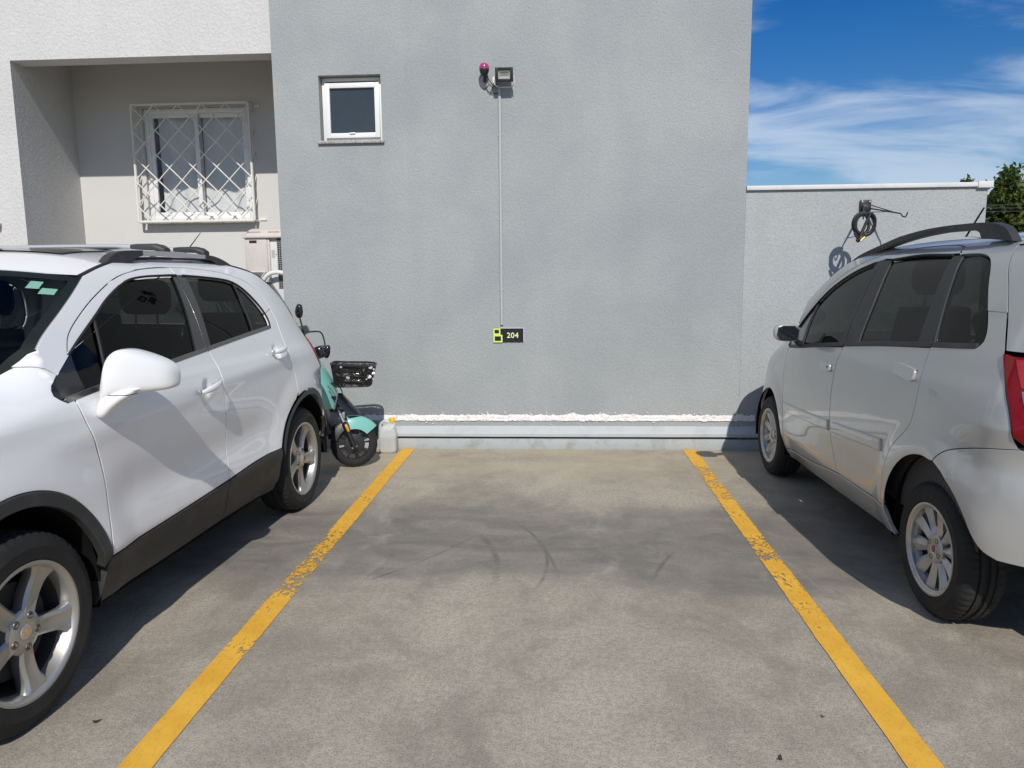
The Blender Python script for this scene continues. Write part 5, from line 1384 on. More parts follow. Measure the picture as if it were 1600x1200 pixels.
    twin_panel('headlight', sf, outline([(U(2.935, .63), .63), (sf.Uo(-.42, .63, True), .63)], [(sf.Uo(-.42, .63, True), .63), (sf.Uo(-.44, .82, True), .82)], [(sf.Uo(-.44, .82, True), .82), (U(2.955, .825), .825)], [(U(2.955, .825), .825), (U(2.965, .72), .72), (U(2.935, .63), .63)]), M['clear_lens'], (root, root), off=-.004)
    panel('grille', sf, outline([(sf.Uo(-.46, .63, True), .63), (um(.62, True), .62)], cl(.62, .80, True), [(um(.80, True), .80), (sf.Uo(-.47, .80, True), .80)], [(sf.Uo(-.47, .80, True), .80), (sf.Uo(-.46, .63, True), .63)]), bp, root, join=True, res=.05, off=-.01)
    # roof, windscreen, hood
    rc = catmull(ROOF, .03); N_ = len(rc)
    def edge(curve, a):
        i = a * (len(curve) - 1); k = min(len(curve) - 2, int(i)); t = i - k
        return tuple(curve[k][c] * (1 - t) + curve[k + 1][c] * t for c in range(2))
    def roof_pt(a, b):
        s, z = edge(rc, a); o = sf.side(s, z) + .001; w = sf.HW + o; x = 2 * b - 1
        return sf.P(s + (.09 * (1 - a) - .07 * a) * (1 - x * x), -sf.HW + x * w, z + .0015 + .040 * (1 - abs(x) ** 2.2) * min(1, .35 + a * 4))
    grid_obj('roof', roof_pt, 40, 30, wp, root, angle=R(60))
    pc = catmull(PE, .03)
    def ws_pt(a, b):
        s, z = edge(pc, a); o = sf.side(s, z) - .004; w = sf.HW + o; x = 2 * b - 1
        return sf.P(s + (.25 - .16 * a) * (1 - x * x), -sf.HW + x * w, z - .002 + (-.01 + .045 * a) * (1 - abs(x) ** 2.3))
    grid_obj('windscreen', ws_pt, 20, 26, M['screen'], root, angle=R(60))
    hc = catmull([(2.40, 1.056), (2.6, .985), (2.8, .90), (2.95, .83)], .03)
    def hood_pt(a, b):
        s, z = edge(hc, a); y, o = sf.S(U(s, z), z); o -= .004; w = sf.HW + o; x = 2 * b - 1
        return sf.P(y + .22 * (1 - x * x), -sf.HW + x * w, z + .003 + (.025 + .02 * a) * (1 - abs(x) ** 2.6))
    grid_obj('hood', hood_pt, 24, 30, wp, root, angle=R(60))
    # rails
    rails = (group_part('roof_rail', root), group_part('roof_rail', root))
    rp = outline([(1.640, 1.585), (1.50, 1.635), (1.359, 1.671), (1.18, 1.705), (.997, 1.732), (.685, 1.755), (.332, 1.757), (.134, 1.745), (.046, 1.718), (-.012, 1.662)], [(-.012, 1.662), (.225, 1.684)], [(.225, 1.684), (.240, 1.708), (.275, 1.721), (.42, 1.725), (.587, 1.726), (.883, 1.708), (1.202, 1.668), (1.38, 1.636)], [(1.38, 1.636), (1.50, 1.606), (1.640, 1.570)], [(1.640, 1.570), (1.640, 1.585)])
    twin_prism('rail', sf, rp, -.300, -.262, bp, rails, .006, shear=lambda a, b: (.03 * sst(1.2, 1.6, a)))
    tubes('antenna', [([sf.P(1.45, -.85, 1.735), sf.P(1.273, -.85, 1.901)], [.006, .005])], M['rubber'], root, 6)
    # mirror: dark head on a short arm
    for i in range(2):
        mo = (lambda o: sf.mir(o)) if i else (lambda o: o)
        mr_ = group_part('wing_mirror', root)
        def ring(o, cs, cz, hs, hz, e=.7):
            pts = []
            for k in range(24):
                a = 2 * PI * k / 24; c, q = math.cos(a), math.sin(a)
                x = math.copysign(abs(c) ** e, c) * hs
                if x < 0: x *= .5
                pts.append(sf.P(cs + x, mo(o), cz + math.copysign(abs(q) ** e, q) * hz))
            return pts
        pr = [(.045, 1.70, 1.146, .03, .045), (.06, 1.70, 1.148, .06, .056), (.10, 1.695, 1.150, .075, .060), (.15, 1.69, 1.152, .072, .058), (.185, 1.685, 1.152, .055, .048), (.205, 1.68, 1.150, .022, .024)]
        section_loft('mirror_head', [ring(*p) for p in catmull(pr, .012)], M['black_gloss'] if False else M['silver_paint'], mr_, angle=R(75))
        gl = [(.055, 1.105), (.05, 1.17), (.08, 1.196), (.15, 1.198), (.185, 1.185), (.192, 1.14), (.17, 1.105), (.10, 1.098)]
        prism('mirror_back', gl, lambda a, b, d: sf.P(d, mo(a), b), 1.650, 1.672, M['rubber'], mr_)
        gl2 = [(.1235 + (a - .1235) * .88, 1.148 + (b - 1.148) * .86) for a, b in gl]
        prism('mirror_glass', gl2, lambda a, b, d: sf.P(d, mo(a), b), 1.645, 1.6505, M['mirror_face'], mr_)
        st = [(-.02, 1.80, 1.062, .045, .022), (.02, 1.77, 1.078, .04, .022), (.05, 1.73, 1.105, .035, .024), (.07, 1.71, 1.125, .03, .022)]
        section_loft('mirror_arm', [ring(*p) for p in catmull(st, .012)], M['rubber'], mr_, angle=R(75))
    for mirror in (False, True):
        for s in (0.0, sf.wb):
            make_wheel(sf, root, s + (0 if s == 0 else .005), .304, .304, .19, .203, 'ten', R(98 if s == 0 else 91), mirror, o_face=-.006)
        mo = (lambda o: sf.mir(o)) if mirror else (lambda o: o)
        for (c, r0, r1, cz, aa) in ((2.437, .374, .371, .30, 200), (-.03, .409, .429, .31, 158)):
            V = []; F = []; n = 30
            for k in range(n + 1):
                a = R(-10 + aa * k / n); s = c + r0 * math.cos(a); z = cz + r1 * math.sin(a)
                V += [sf.P(s, mo(-.02), z), sf.P(s, mo(-.36), z)]
                if k: F.append((2 * k - 2, 2 * k - 1, 2 * k + 1, 2 * k))
            b = len(V); V.append(sf.P(c, mo(-.36), cz))
            for k in range(n): F.append((b, 2 * k + 1, 2 * k + 3))
            finish('wheel_liner', V, F, M['under'], root)
    def slab(name, s0, s1, o_in, z0, z1, mat, o2=None):
        bm = bmesh.new()
        c = [sf.P(s, o, z) for s in (s0, s1) for o in (o_in, sf.mir(o_in) if o2 is None else o2) for z in (z0, z1)]
        vs = [bm.verts.new(p) for p in c]
        for f in ((0, 1, 3, 2), (4, 6, 7, 5), (0, 4, 5, 1), (2, 3, 7, 6), (0, 2, 6, 4), (1, 5, 7, 3)): bm.faces.new([vs[i] for i in f])
        return bm_obj(name, bm, mat, root)
    slab('underbody', .40, 2.04, -.09, .23, .30, M['under']); slab('underbody', -.56, .40, -.365, .28, .36, M['under']); slab('underbody', 2.04, 2.95, -.365, .24, .32, M['under'])
    slab('axle', -.05, .05, -.12, .27, .33, M['under'])
    for i in range(2):
        grid_obj('cabin_side', lambda a, b: sf.P(-.30 + 2.35 * a, (sf.mir if i else (lambda o: o))(sf.side(-.30 + 2.35 * a, .40 + .62 * b) - .085), .40 + .62 * b), 22, 8, M['cabin'], root)
    slab('cabin_floor', -.35, 2.05, -.13, .40, .44, M['cabin'])
    slab('dashboard', 1.92, 2.36, -.20, .66, 1.02, M['cabin'])
    slab('rear_shelf', -.34, .12, -.24, .95, .98, M['cabin'])
    grid_obj('headliner', lambda a, b: roof_pt(.04 + a * .9, .04 + b * .92) + Vector((0, 0, -.035)), 18, 14, M['pale_lining'], root)
    for i in (0, 1):
        seat(sf, root, 1.02, (-.40, -1.27)[i], .52); seat(sf, root, .18, (-.40, -1.27)[i], .54, .54, False)
    return root
M['mirror_face'] = simple('mirror_face', (.012, .014, .02), .06, 0., spec=.8)
build_mpv()
# ------------------------------------------------------------------ wall fittings
def wall_props():
    # floodlight
    t = thing('floodlight', 'black framed floodlight at the top of the grey conduit', 'lamp', (-.44, W, 3.17))
    c = Vector((-.4425, W - .125, 3.177)); tilt = Matrix.Rotation(R(10), 3, 'X')
    def put(bm): bmesh.ops.rotate(bm, cent=(0, 0, 0), matrix=tilt, verts=bm.verts); bmesh.ops.translate(bm, vec=c, verts=bm.verts); return bm
    bm = bmesh.new(); w, h = .148, .112
    for (x, z, sx, sz) in ((-w / 2 + .012, 0, .024, h), (w / 2 - .012, 0, .024, h), (0, h / 2 - .012, w - .048, .024), (0, -h / 2 + .012, w - .048, .024)): add_box(bm, (x, 0, z), (sx, .022, sz), None, .003)
    bm_obj('frame', put(bm), M['black_metal'], t, angle=R(40))
    bm = bmesh.new(); add_box(bm, (0, .024, 0), (w - .01, .028, h - .01), None, .006)
    for i in range(7): add_box(bm, (-.054 + .018 * i, .045, 0), (.004, .02, h - .02))
    bm_obj('heat_sink', put(bm), M['black_metal'], t, angle=R(40))
    V = [(-.05, -.004, .032), (.05, -.004, .032), (.05, -.004, -.032), (-.05, -.004, -.032), (-.032, .008, .020), (.032, .008, .020), (.032, .008, -.012), (-.032, .008, -.012)]
    V = [tilt @ Vector(v) + c for v in V]
    finish('reflector', V, [(0, 1, 5, 4), (1, 2, 6, 5), (2, 3, 7, 6), (3, 0, 4, 7)], M['lamp_lens'], t, smooth=False)
    finish('light_plate', [v + Vector((0, 0, 0)) for v in V[4:]], [(0, 1, 2, 3)], M['lamp_led'], t, smooth=False)
    V = [tilt @ Vector(v) + c for v in ((-.05, -.0085, .033), (.05, -.0085, .033), (.05, -.0085, -.033), (-.05, -.0085, -.033))]
    finish('front_glass', V, [(0, 1, 2, 3)], M['pane'], t, smooth=False)
    tubes('bracket', [([c + Vector((-.079, .01, 0)), c + Vector((-.080, .03, -.07)), Vector((-.50, W - .008, 3.105)), Vector((-.385, W - .008, 3.105)), c + Vector((.080, .03, -.07)), c + Vector((.079, .01, 0))], .005)], M['white_frame'], t, 6)
    bm = bmesh.new(); add_box(bm, (-.533, W - .05, 3.150), (.018, .05, .05), None, .003); bm_obj('junction_box', bm, M['white_plastic'], t)
    # dusk sensor with magenta dome
    t = thing('dome_sensor', 'small black round sensor with magenta cap left of the floodlight', 'sensor', (-.612, W, 3.22))
    mk = lambda cx, cy, cz: (lambda r, a, h: Vector((cx + r * math.cos(a), cy + r * math.sin(a), cz + h)))
    v, f = lathe_geo([(0, .052), (.018, .050), (.032, .041), (.040, .026), (.042, .008), (.041, .0)], 28, mk(-.610, W - .085, 3.233)); finish('cap', v, f, M['magenta'], t)
    v, f = lathe_geo([(.040, .0), (.041, -.006), (.037, -.022), (.029, -.040), (.020, -.052), (.0, -.056)], 28, mk(-.610, W - .085, 3.2328)); finish('lens_body', v, f, M['black_metal'], t)
    fx = lambda cx, cz: (lambda r, a, h: Vector((cx + r * math.cos(a), W - h, cz + r * 1.25 * math.sin(a))))
    v, f = lathe_geo([(.040, .0), (.040, .010), (.034, .018), (.0, .020)], 28, fx(-.618, 3.150)); finish('base_plate', v, f, M['conduit'], t)
    tubes('arm', [([Vector((-.615, W - .018, 3.155)), Vector((-.608, W - .06, 3.15)), Vector((-.605, W - .082, 3.185))], .014)], M['black_metal'], t, 10)
    tubes('wire', [(catmull([(-.60, W - .06, 3.19), (-.57, W - .03, 3.155), (-.545, W - .02, 3.125), (-.52, W - .03, 3.155), (-.50, W - .05, 3.165)], .01), .0035),
                   (catmull([(-.61, W - .012, 3.11), (-.575, W - .012, 3.065), (-.53, W - .012, 3.055), (-.49, W - .012, 3.062)], .01), .003),
                   (catmull([(-.57, W - .02, 3.06), (-.54, W - .02, 3.11), (-.505, W - .02, 3.125)], .01), .003)], M['rubber'], t, 6)
    # conduit
    t = thing('conduit_pipe', 'thin grey vertical conduit running down from floodlight to parking sign', 'pipe', (-.49, W, 1.1))
    V = []; F = []
    path = [(-.4905, 3.075), (-.4915, 2.4), (-.493, 1.8), (-.4955, 1.11)]
    pts = [Vector((x, W - .008, z)) for x, z in path]
    v, f = tube_geo(pts, .0130, 10); finish('tube', v, f, M['conduit'], t)
    bm = bmesh.new()
    for z in (2.72, 2.02, 1.42): add_box(bm, (-.4925, W - .004, z), (.040, .006, .014), None, .001)
    bm_obj('saddle', bm, M['conduit'], t)
    v, f = tube_geo([Vector((-.4905, W - .008, 3.055)), Vector((-.4905, W - .008, 3.095))], .0135, 10); finish('end_sleeve', v, f, M['conduit'], t)
    # sign
    t = thing('parking_sign', 'small black sign reading 204 beside two lime squares on grey wall', 'sign', (-.44, W, 1.02))
    sx0, sx1, sz0, sz1 = -.572, -.305, .957, 1.078
    box('plate', (sx0, W - .010, sz0), (sx1, W - .001, sz1), M['sign_black'], t)
    box('plate_backing', (sx0 + .06, W - .006, sz0 - .003), (sx1 + .004, W - .0005, sz1 + .004), M['sign_edge'], t)
    def sq(x0, x1, z0, z1, w):
        bm = bmesh.new()
        for (a, b, c_, d) in ((x0, x0 + w, z0, z1), (x1 - w, x1, z0, z1), (x0 + w, x1 - w, z0, z0 + w), (x0 + w, x1 - w, z1 - w, z1)):
            add_box(bm, ((a + b) / 2, W - .0115, (c_ + d) / 2), (b - a, .004, d - c_))
        return bm
    bm_obj('lime_square', sq(sx0 + .001, sx0 + .064, sz1 - .056, sz1 + .0, .012), M['sign_lime'], t)
    bm_obj('lime_square', sq(sx0 + .001, sx0 + .082, sz0 - .002, sz1 - .056, .013), M['sign_lime'], t)
    cu = bpy.data.curves.new('digits', 'FONT'); cu.body = '204'; cu.size = .066; cu.extrude = .001; cu.align_x = 'CENTER'; cu.align_y = 'CENTER'; cu.offset = .0007; cu.space_character = 1.08
    to = bpy.data.objects.new('digits_src', cu); COL.objects.link(to)
    dg = bpy.context.evaluated_depsgraph_get(); me = bpy.data.meshes.new_from_object(to.evaluated_get(dg)); bpy.data.objects.remove(to, do_unlink=True)
    me.name = 'digits'; me.materials.clear(); me.materials.append(M['sign_text'])
    o = bpy.data.objects.new('digits', me); COL.objects.link(o); o.parent = t
    o.location = Vector((-.400, W - .0112, 1.015)) - ORG[t.name]; o.rotation_euler = (PI / 2, 0, 0)
    # folding hanger with two arms
    t = thing('wall_hanger', 'black folding hanger with two thin arms fixed to low wall', 'hanger', (2.57, W, 2.09))
    bm = bmesh.new(); add_box(bm, (2.562, W - .012, 2.085), (.088, .02, .095), None, .004); add_box(bm, (2.562, W - .035, 2.065), (.066, .03, .05), None, .004)
    bm_obj('bracket', bm, M['black_metal'], t, angle=R(40))
    bm = bmesh.new()
    for x in (2.532, 2.592): add_box(bm, (x, W - .024, 2.117), (.012, .006, .012), None, .002)
    bm_obj('bolt', bm, M['satin'], t)
    tip = Vector((2.424, 6.29, 1.985)); tip2 = Vector((2.748, 6.38, 2.000))
    b0 = Vector((2.545, W - .045, 2.06)); b1 = Vector((2.585, W - .045, 2.06))
    def hook(p, d): return [p + d * .0, p + d * .02 + Vector((0, 0, -.02)), p + d * .04 + Vector((0, 0, -.022)), p + d * .052 + Vector((0, 0, -.005)), p + d * .058 + Vector((0, 0, .02))]
    d1 = (tip - b0).normalized(); d2 = (tip2 - b1).normalized()
    tubes('arm', [([b0, tip] + hook(tip, d1)[1:], .0055), ([b0 + Vector((0, .03, .03)), tip - d1 * .04], .004)], M['black_metal'], t, 6)
    tubes('arm', [([b1, tip2] + hook(tip2, d2)[1:], .0055), ([b1 + Vector((0, .03, .035)), tip2 - d2 * .04], .004)], M['black_metal'], t, 6)
    tubes('cross_wire', [([b0.lerp(tip, .62), b1.lerp(tip2, .62)], .003)], M['black_metal'], t, 6)
    # cable lock hanging on the left arm
    t = thing('coiled_lock', 'thick black coiled cable lock with brass tip hanging on wall hanger', 'cable lock', tip)
    rnd = random.Random(4); pts = []
    for k in range(121):
        a = 2 * PI * k / 40 + 1.2; q = k / 40
        rx = .068 + .016 * math.sin(q * 2.2 + .4); rz = .082 + .010 * math.sin(q * 3.1)
        cx = 2.428 + .012 * math.sin(q * 2.6); cz = 1.915 + .004 * math.cos(q * 2)
        pts.append(Vector((cx + rx * math.cos(a), 6.305 - .010 * q + .012 * math.sin(a * .5), cz + rz * math.sin(a))))
    pts += [Vector((2.405, 6.27, 1.835)), Vector((2.398, 6.268, 1.812))]
    tubes('cable_coil', [(pts, .0125)], M['cable'], t, 8)
    tubes('cable_end', [(catmull([(2.36, 6.28, 1.85), (2.372, 6.272, 1.82), (2.385, 6.268, 1.80)], .01), .0125), (catmull([(2.45, 6.28, 1.84), (2.435, 6.275, 1.822)], .01), .0125)], M['cable'], t, 8)
    dr = Vector((.72, .06, .69)).normalized()
    lc = Vector((2.398, 6.262, 1.803))
    tubes('lock_body', [([lc - dr * .036, lc - dr * .03, lc + dr * .03, lc + dr * .036], [.012, .017, .017, .012])], M['black_metal'], t, 12)
    tubes('lock_plate', [([lc + Vector((.012, -.014, -.006)) - dr * .022, lc + Vector((.012, -.014, -.006)) + dr * .022], [.009, .009])], M['brass'], t, 10)
wall_props()
# ------------------------------------------------------------------ outdoor unit in the recess
M['ac_vent'] = simple('ac_vent', (.20, .18, .165), .6)
def air_con():
    t = thing('air_conditioner', 'beige outdoor air conditioning unit bracketed in the recess behind white car', 'air conditioner', (-2.62, 7.1, 1.3))
    yf = 7.10
    def rr(x0, x1, y0, y1, z0, z1, name, mat, bev=.02, seg=3):
        return box(name, (x0, y0, z0), (x1, y1, z1), mat, t, bev, seg)
    rr(-2.955, -2.18, yf + .012, yf + .34, 1.30, 1.945, 'casing', M['ac_pale'], .02)
    rr(-2.960, -2.742, yf - .012, yf + .02, 1.57, 1.925, 'service_cover', M['ac_beige'], .012)
    box('cover_slot', (-2.913, yf - .0145, 1.865), (-2.842, yf - .008, 1.890), M['rubber'], t)
    # moulded handle scoop under the cover
    V = []; n = 10
    for i in range(n + 1):
        a = i / n; x = -2.935 + .18 * a
        V += [Vector((x, yf - .014, 1.605)), Vector((x, yf - .050 * math.sin(PI * min(1, max(0, .12 + .76 * a))), 1.592)), Vector((x + (.5 - a) * .03, yf - .004, 1.555))]
    F = []
    for i in range(n):
        for k in range(2): F.append((3 * i + k, 3 * i + 3 + k, 3 * i + 4 + k, 3 * i + 1 + k))
    finish('handle_scoop', V, F, M['ac_beige'], t)
    # domed grille top
    def top(a, b):
        x = -2.972 + .80 * a; e = min(1, min(a, 1 - a) * 9)
        y = yf - .018 + .38 * b; eb = min(1, min(b, 1 - b) * 5)
        return Vector((x, y, 1.925 + .078 * (1 - (1 - e) ** 2) ** .5 * (1 - (1 - eb) ** 2.0) ** .5))
    grid_obj('lid', top, 40, 14, M['ac_beige'], t)
    bm = bmesh.new(); add_box(bm, (-2.565, yf + .165, 1.922), (.822, .40, .022), None, .008); bm_obj('lid_rim', bm, M['ac_beige'], t, angle=R(40))
    bm = bmesh.new()
    for i in range(22):
        x = -2.93 + i * .011 + (.07 if i > 11 else 0)
        add_box(bm, (x, yf + .02, 1.972), (.0042, .05, .018), Matrix.Rotation(R(32), 3, 'X'))
    o = bm_obj('lid_vents', bm, M['ac_vent'], t); o['kind'] = 'stuff'
    box('corner_post', (-2.742, yf - .008, 1.33), (-2.722, yf + .02, 1.925), M['ac_beige'], t, .004)
    box('rating_label', (-2.712, yf + .009, 1.73), (-2.680, yf + .0115, 1.80), M['conduit'], t)
    box('coil_guard', (-2.655, yf + .004, 1.44), (-2.20, yf + .0115, 1.915), M['rubber'], t)
    bm = bmesh.new()
    for i in range(24): add_box(bm, (-2.65 + i * .019, yf + .001, 1.678), (.0028, .004, .47))
    for i in range(24): add_box(bm, (-2.43, yf - .001, 1.45 + i * .02), (.45, .0028, .0028))
    o = bm_obj('guard_mesh', bm, M['conduit'], t); o['kind'] = 'stuff'
    for x, z in ((-2.668, 1.895), (-2.668, 1.76)):
        bm = bmesh.new(); add_box(bm, (x, yf + .008, z), (.008, .006, .008), None, .002); bm_obj('screw', bm, M['disc'], t)
    pth = catmull([(-2.80, yf - .03, 1.47), (-2.775, yf - .06, 1.515), (-2.73, yf - .07, 1.565), (-2.66, yf - .07, 1.590), (-2.58, yf - .06, 1.58), (-2.50, yf - .03, 1.545), (-2.44, yf, 1.50)], .02)
    tubes('insulated_pipe', [([Vector(p) for p in pth], .021)], M['pipe'], t, 12)
    tubes('drain_wire', [([Vector(p) for p in catmull([(-2.765, yf - .02, 1.60), (-2.80, yf - .05, 1.54), (-2.80, yf - .05, 1.50)], .02)], .006), ([Vector(p) for p in catmull([(-2.72, yf - .07, 1.53), (-2.74, yf - .05, 1.46), (-2.735, yf - .02, 1.40)], .02)], .008)], M['conduit'], t, 6)
    tubes('bracket', [([Vector((x, yf + .0, 1.288)), Vector((x, W + 1.0, 1.288)), Vector((x, W + 1.0, 1.05)), Vector((x, yf + .02, 1.275))], .014) for x in (-2.85, -2.3)], M['white_plastic'], t, 6)
air_con()
# ------------------------------------------------------------------ scooter parked along the wall behind the white car
def scooter():
    base = Vector((-1.665, 5.945, 0)); yaw = R(7)
    t = thing('electric_scooter', 'mint green electric scooter with black front basket behind the white car', 'scooter', base)
    e = Vector((math.cos(yaw), math.sin(yaw), 0)); s_ = Vector((-math.sin(yaw), math.cos(yaw), 0))
    Q = lambda l, w, z: base + e * l + s_ * w + Vector((0, 0, z))
    rk = R(21)
    steer = R(14)
    # front axle and fork frame: axis leans back going up
    ax0 = Vector((0, 0, .192)); ad = Vector((-math.sin(rk), 0, math.cos(rk)))
    def Qs(l, w, z):
        """point turned with the steering about the leaning axis"""
        p = Vector((l, w, z)) - ax0; p = Matrix.Rotation(steer, 3, ad) @ p + ax0; return Q(p.x, p.y, p.z)
    def wheel(fn, l0, name):
        w = group_part(name, t)
        Rt = .190; rr = .045
        prof = [(Rt - .055, .030)] + [(Rt - rr + rr * math.cos(a), .040 * math.sin(a)) for a in [R(115 - i * 23) for i in range(11)]] + [(Rt - .055, -.030)]
        n = 72; V = []; F = []; m = len(prof)
        for i in range(n):
            a = 2 * PI * i / n
            for k, (r, h) in enumerate(prof):
                if i % 3 == 0 and 4 <= k <= 7: r -= .003
                V.append(fn(l0 + r * math.cos(a), h, .192 + r * math.sin(a)))
        for i in range(n):
            j = (i + 1) % n
            for k in range(m - 1): F.append((i * m + k, j * m + k, j * m + k + 1, i * m + k + 1))
        finish('tyre', V, F, M['tyre'], w, angle=R(35))
        V = []; F = []
        def add(v, f):
            b = len(V); V.extend(v); F.extend(tuple(i + b for i in q) for q in f)
        mp = lambda r, a, h: fn(l0 + r * math.cos(a), h, .192 + r * math.sin(a))
        add(*lathe_geo([(.142, .03), (.138, .036), (.126, .034), (.120, .02), (.120, -.02), (.126, -.034), (.138, -.036), (.142, -.03)], 48, mp))
        add(*lathe_geo([(.0, .045), (.03, .045), (.04, .034), (.055, .030), (.055, -.030), (.04, -.034), (.03, -.045), (.0, -.045)], 32, mp))
        for k in range(8):
            a0 = 2 * PI * k / 8 + .2
            ring = []
            for u in (0, .5, 1):
                r = .048 + .078 * u; hw = .020 - .008 * math.sin(u * PI)
                ring.append([mp(math.hypot(r, x), a0 + math.atan2(x, r), h) for x, h in ((-hw, -.022), (0, -.028), (hw, -.022), (hw, .022), (0, .028), (-hw, .022))])
            v = [p for q in ring for p in q]; f = []
            for i in range(2):
                for k2 in range(6): f.append((i * 6 + k2, (i + 1) * 6 + k2, (i + 1) * 6 + (k2 + 1) % 6, i * 6 + (k2 + 1) % 6))
            add(v, f)
        finish('rim', V, F, M['scooter_black'], w, angle=R(35))
        v, f = lathe_geo([(.0, -.0), (.075, -.0)], 30, mp); 
        v, f = lathe_geo([(.03, -.040), (.062, -.038), (.082, -.034), (.084, -.030)], 30, mp); finish('brake_disc', v, f, M['scooter_black'], w)
        return w
    wheel(Qs, 0.0, 'front_wheel'); wheel(Q, -1.22, 'rear_wheel')
    along = lambda d: ax0 + ad * d
    def F_(d, w, f=0.0):                                    # d metres up the fork, w sideways, f forward
        p = along(d) + Vector((f * math.cos(rk), 0, f * math.sin(rk))); return Qs(p.x, p.y + w, p.z)
    for w in (-.075, .075):
        fk = tubes('fork_leg', [([F_(-.02, w, -.01), F_(.0, w, -.01), F_(.20, w, -.01)], .021), ([F_(.19, w, -.01), F_(.40, w * .8, -.01)], .014)], M['scooter_black'], t, 10)
        tubes('fork_chrome', [([F_(.205, w, -.0105), F_(.30, w * .9, -.0105)], .0152)], M['satin'], fk, 10)
        tubes('fork_reflector', [([F_(.12, w * 1.30, -.004), F_(.128, w * 1.32, -.004), F_(.178, w * 1.32, -.004), F_(.185, w * 1.30, -.004)], [.006, .011, .011, .006])], M['amber'], fk, 8)
        tubes('axle_clamp', [([F_(-.02, w, .012), F_(-.02, w, -.035)], .016)], M['scooter_black'], fk, 8)
    # front mudguard: mint shell over the front half, dark inner guard behind
    def guard(a0, a1, r, hw, name, mat, drop=.055):
        def fn(a, b):
            an = R(a0 + (a1 - a0) * a); x = 2 * b - 1
            rr = r - .030 * abs(x) ** 3 - (drop if abs(x) > .98 else drop * .55 * abs(x) ** 6)
            taper = 1 - .20 * a ** 2
            l, z = rr * math.cos(an), .192 + rr * math.sin(an)
            return Qs(l, x * hw * taper, z)
        return grid_obj(name, fn, 20, 17, mat, t)
    guard(104, 38, .232, .072, 'mudguard', M['mint'], .075)
    guard(165, 104, .222, .062, 'inner_guard', M['scooter_black'], .05)
    # steering column and bars
    tubes('steering_column', [([F_(.36, 0, -.01), F_(.62, 0, -.02), F_(.98, 0, -.03)], [.026, .03, .022])], M['scooter_black'], t, 12)
    bar = [F_(.985, w, -.05 - .05 * abs(w) / .3 - .02) for w in (-.31, -.2, -.08, 0, .08, .2, .31)]
    hb = tubes('handlebar', [(bar, .0125)], M['scooter_black'], t, 10)
    for sg in (-1, 1):
        tubes('grip', [([F_(.985, sg * .205, -.105), F_(.985, sg * .31, -.12)], .0175)], M['rubber'], hb, 10)
        tubes('brake_lever', [([F_(.985, sg * .17, -.06), F_(.975, sg * .20, -.03), F_(.965, sg * .29, -.035)], .006)], M['scooter_black'], hb, 6)
    bm = bmesh.new(); add_box(bm, F_(1.0, 0, -.03), (.10, .16, .07), Matrix.Rotation(-rk, 3, 'Y'), .018, 3); bm_obj('display', bm, M['scooter_black'], hb, angle=R(40))
    # mirrors
    for (w, pts, mc, ori) in ((-.22, None, None, 0), (.22, None, None, 1)):
        if ori == 0:
            p0 = F_(.99, w, -.04); pts = [p0, Vector((-2.0, 5.80, 1.16)), Vector((-2.015, 5.80, 1.225))]; mc = Vector((-2.020, 5.80, 1.280)); hw, hh, tl = .032, .056, R(-6)
        else:
            p0 = F_(.99, w, -.04); pts = catmull([tuple(p0), (-1.93, 6.02, 1.10), (-1.885, 5.98, 1.03), (-1.872, 5.95, .965)], .03); mc = Vector((-1.852, 5.93, .948)); hw, hh, tl = .024, .056, R(-16)
        mm = group_part('mirror', t)
        tubes('stem', [([Vector(p) for p in pts], .0065)], M['scooter_black'], mm, 8)
        rings = []
        for (d, k) in ((.022, .25), (.018, .7), (.006, .98), (-.006, 1.0), (-.012, .93)):
            ring = []
            for q in range(20):
                a = 2 * PI * q / 20; x = math.copysign(abs(math.cos(a)) ** .75, math.cos(a)) * hw * k * (1.0 if math.sin(a) < .3 else .86); z = math.copysign(abs(math.sin(a)) ** .8, math.sin(a)) * hh * k
                x, z = x * math.cos(tl) - z * math.sin(tl), x * math.sin(tl) + z * math.cos(tl)
                ring.append(mc + Vector((x * .92 - d * .5, -d * .85 + x * -.35, z)))
            rings.append(ring)
        section_loft('mirror_shell', rings, M['black_gloss'], mm)
    # leg shield: mint panel, black nose, lower lip
    def shield(a, b):
        z = .500 + .400 * a; x = 2 * b - 1
        hw = .125 + .075 * math.sin(min(1, a * 1.1) * PI * .75)
        l = -.075 - .42 * (z - .5) + .01 - .11 * abs(x) ** 2.0 + .035 * math.sin(a * PI)
        return Q(l - .03, x * hw, z)
    sh = grid_obj('leg_shield', shield, 18, 19, M['mint'], t)
    def nose(a, b):
        z = .60 - .16 * a; x = 2 * b - 1
        hw = .105 * (1 - .25 * a); l = -.050 + .07 * a - .40 * (z - .5) - .085 * abs(x) ** 2.2 + .02
        return Q(l, x * hw, z)
    grid_obj('nose_cone', nose, 10, 15, M['black_gloss'], t)
    def lip(a, b):
        x = 2 * b - 1; l = -.165 + .21 * a * (1 - .5 * x * x); z = .475 - .012 * a + .012 * (1 - x * x) - .05 * (1 - a) * 0
        return Q(l, x * .12 * (1 - .35 * a), z + .03 * (a - .5) ** 2)
    bm = bmesh.new()
    grid_obj('lower_lip', lip, 10, 13, M['scooter_black'], t)
    for sg in (-1, 1):
        tubes('trim_line', [([Q(-.16, sg * .178, .70), Q(-.10, sg * .135, .60), Q(-.13, sg * .13, .50)], .006)], M['satin'], sh, 6)
    bm = bmesh.new(); add_box(bm, Q(-.245, 0, .945), (.10, .13, .10), Matrix.Rotation(-rk, 3, 'Y'), .03, 3); bm_obj('headlamp', bm, M['black_gloss'], t, angle=R(40))
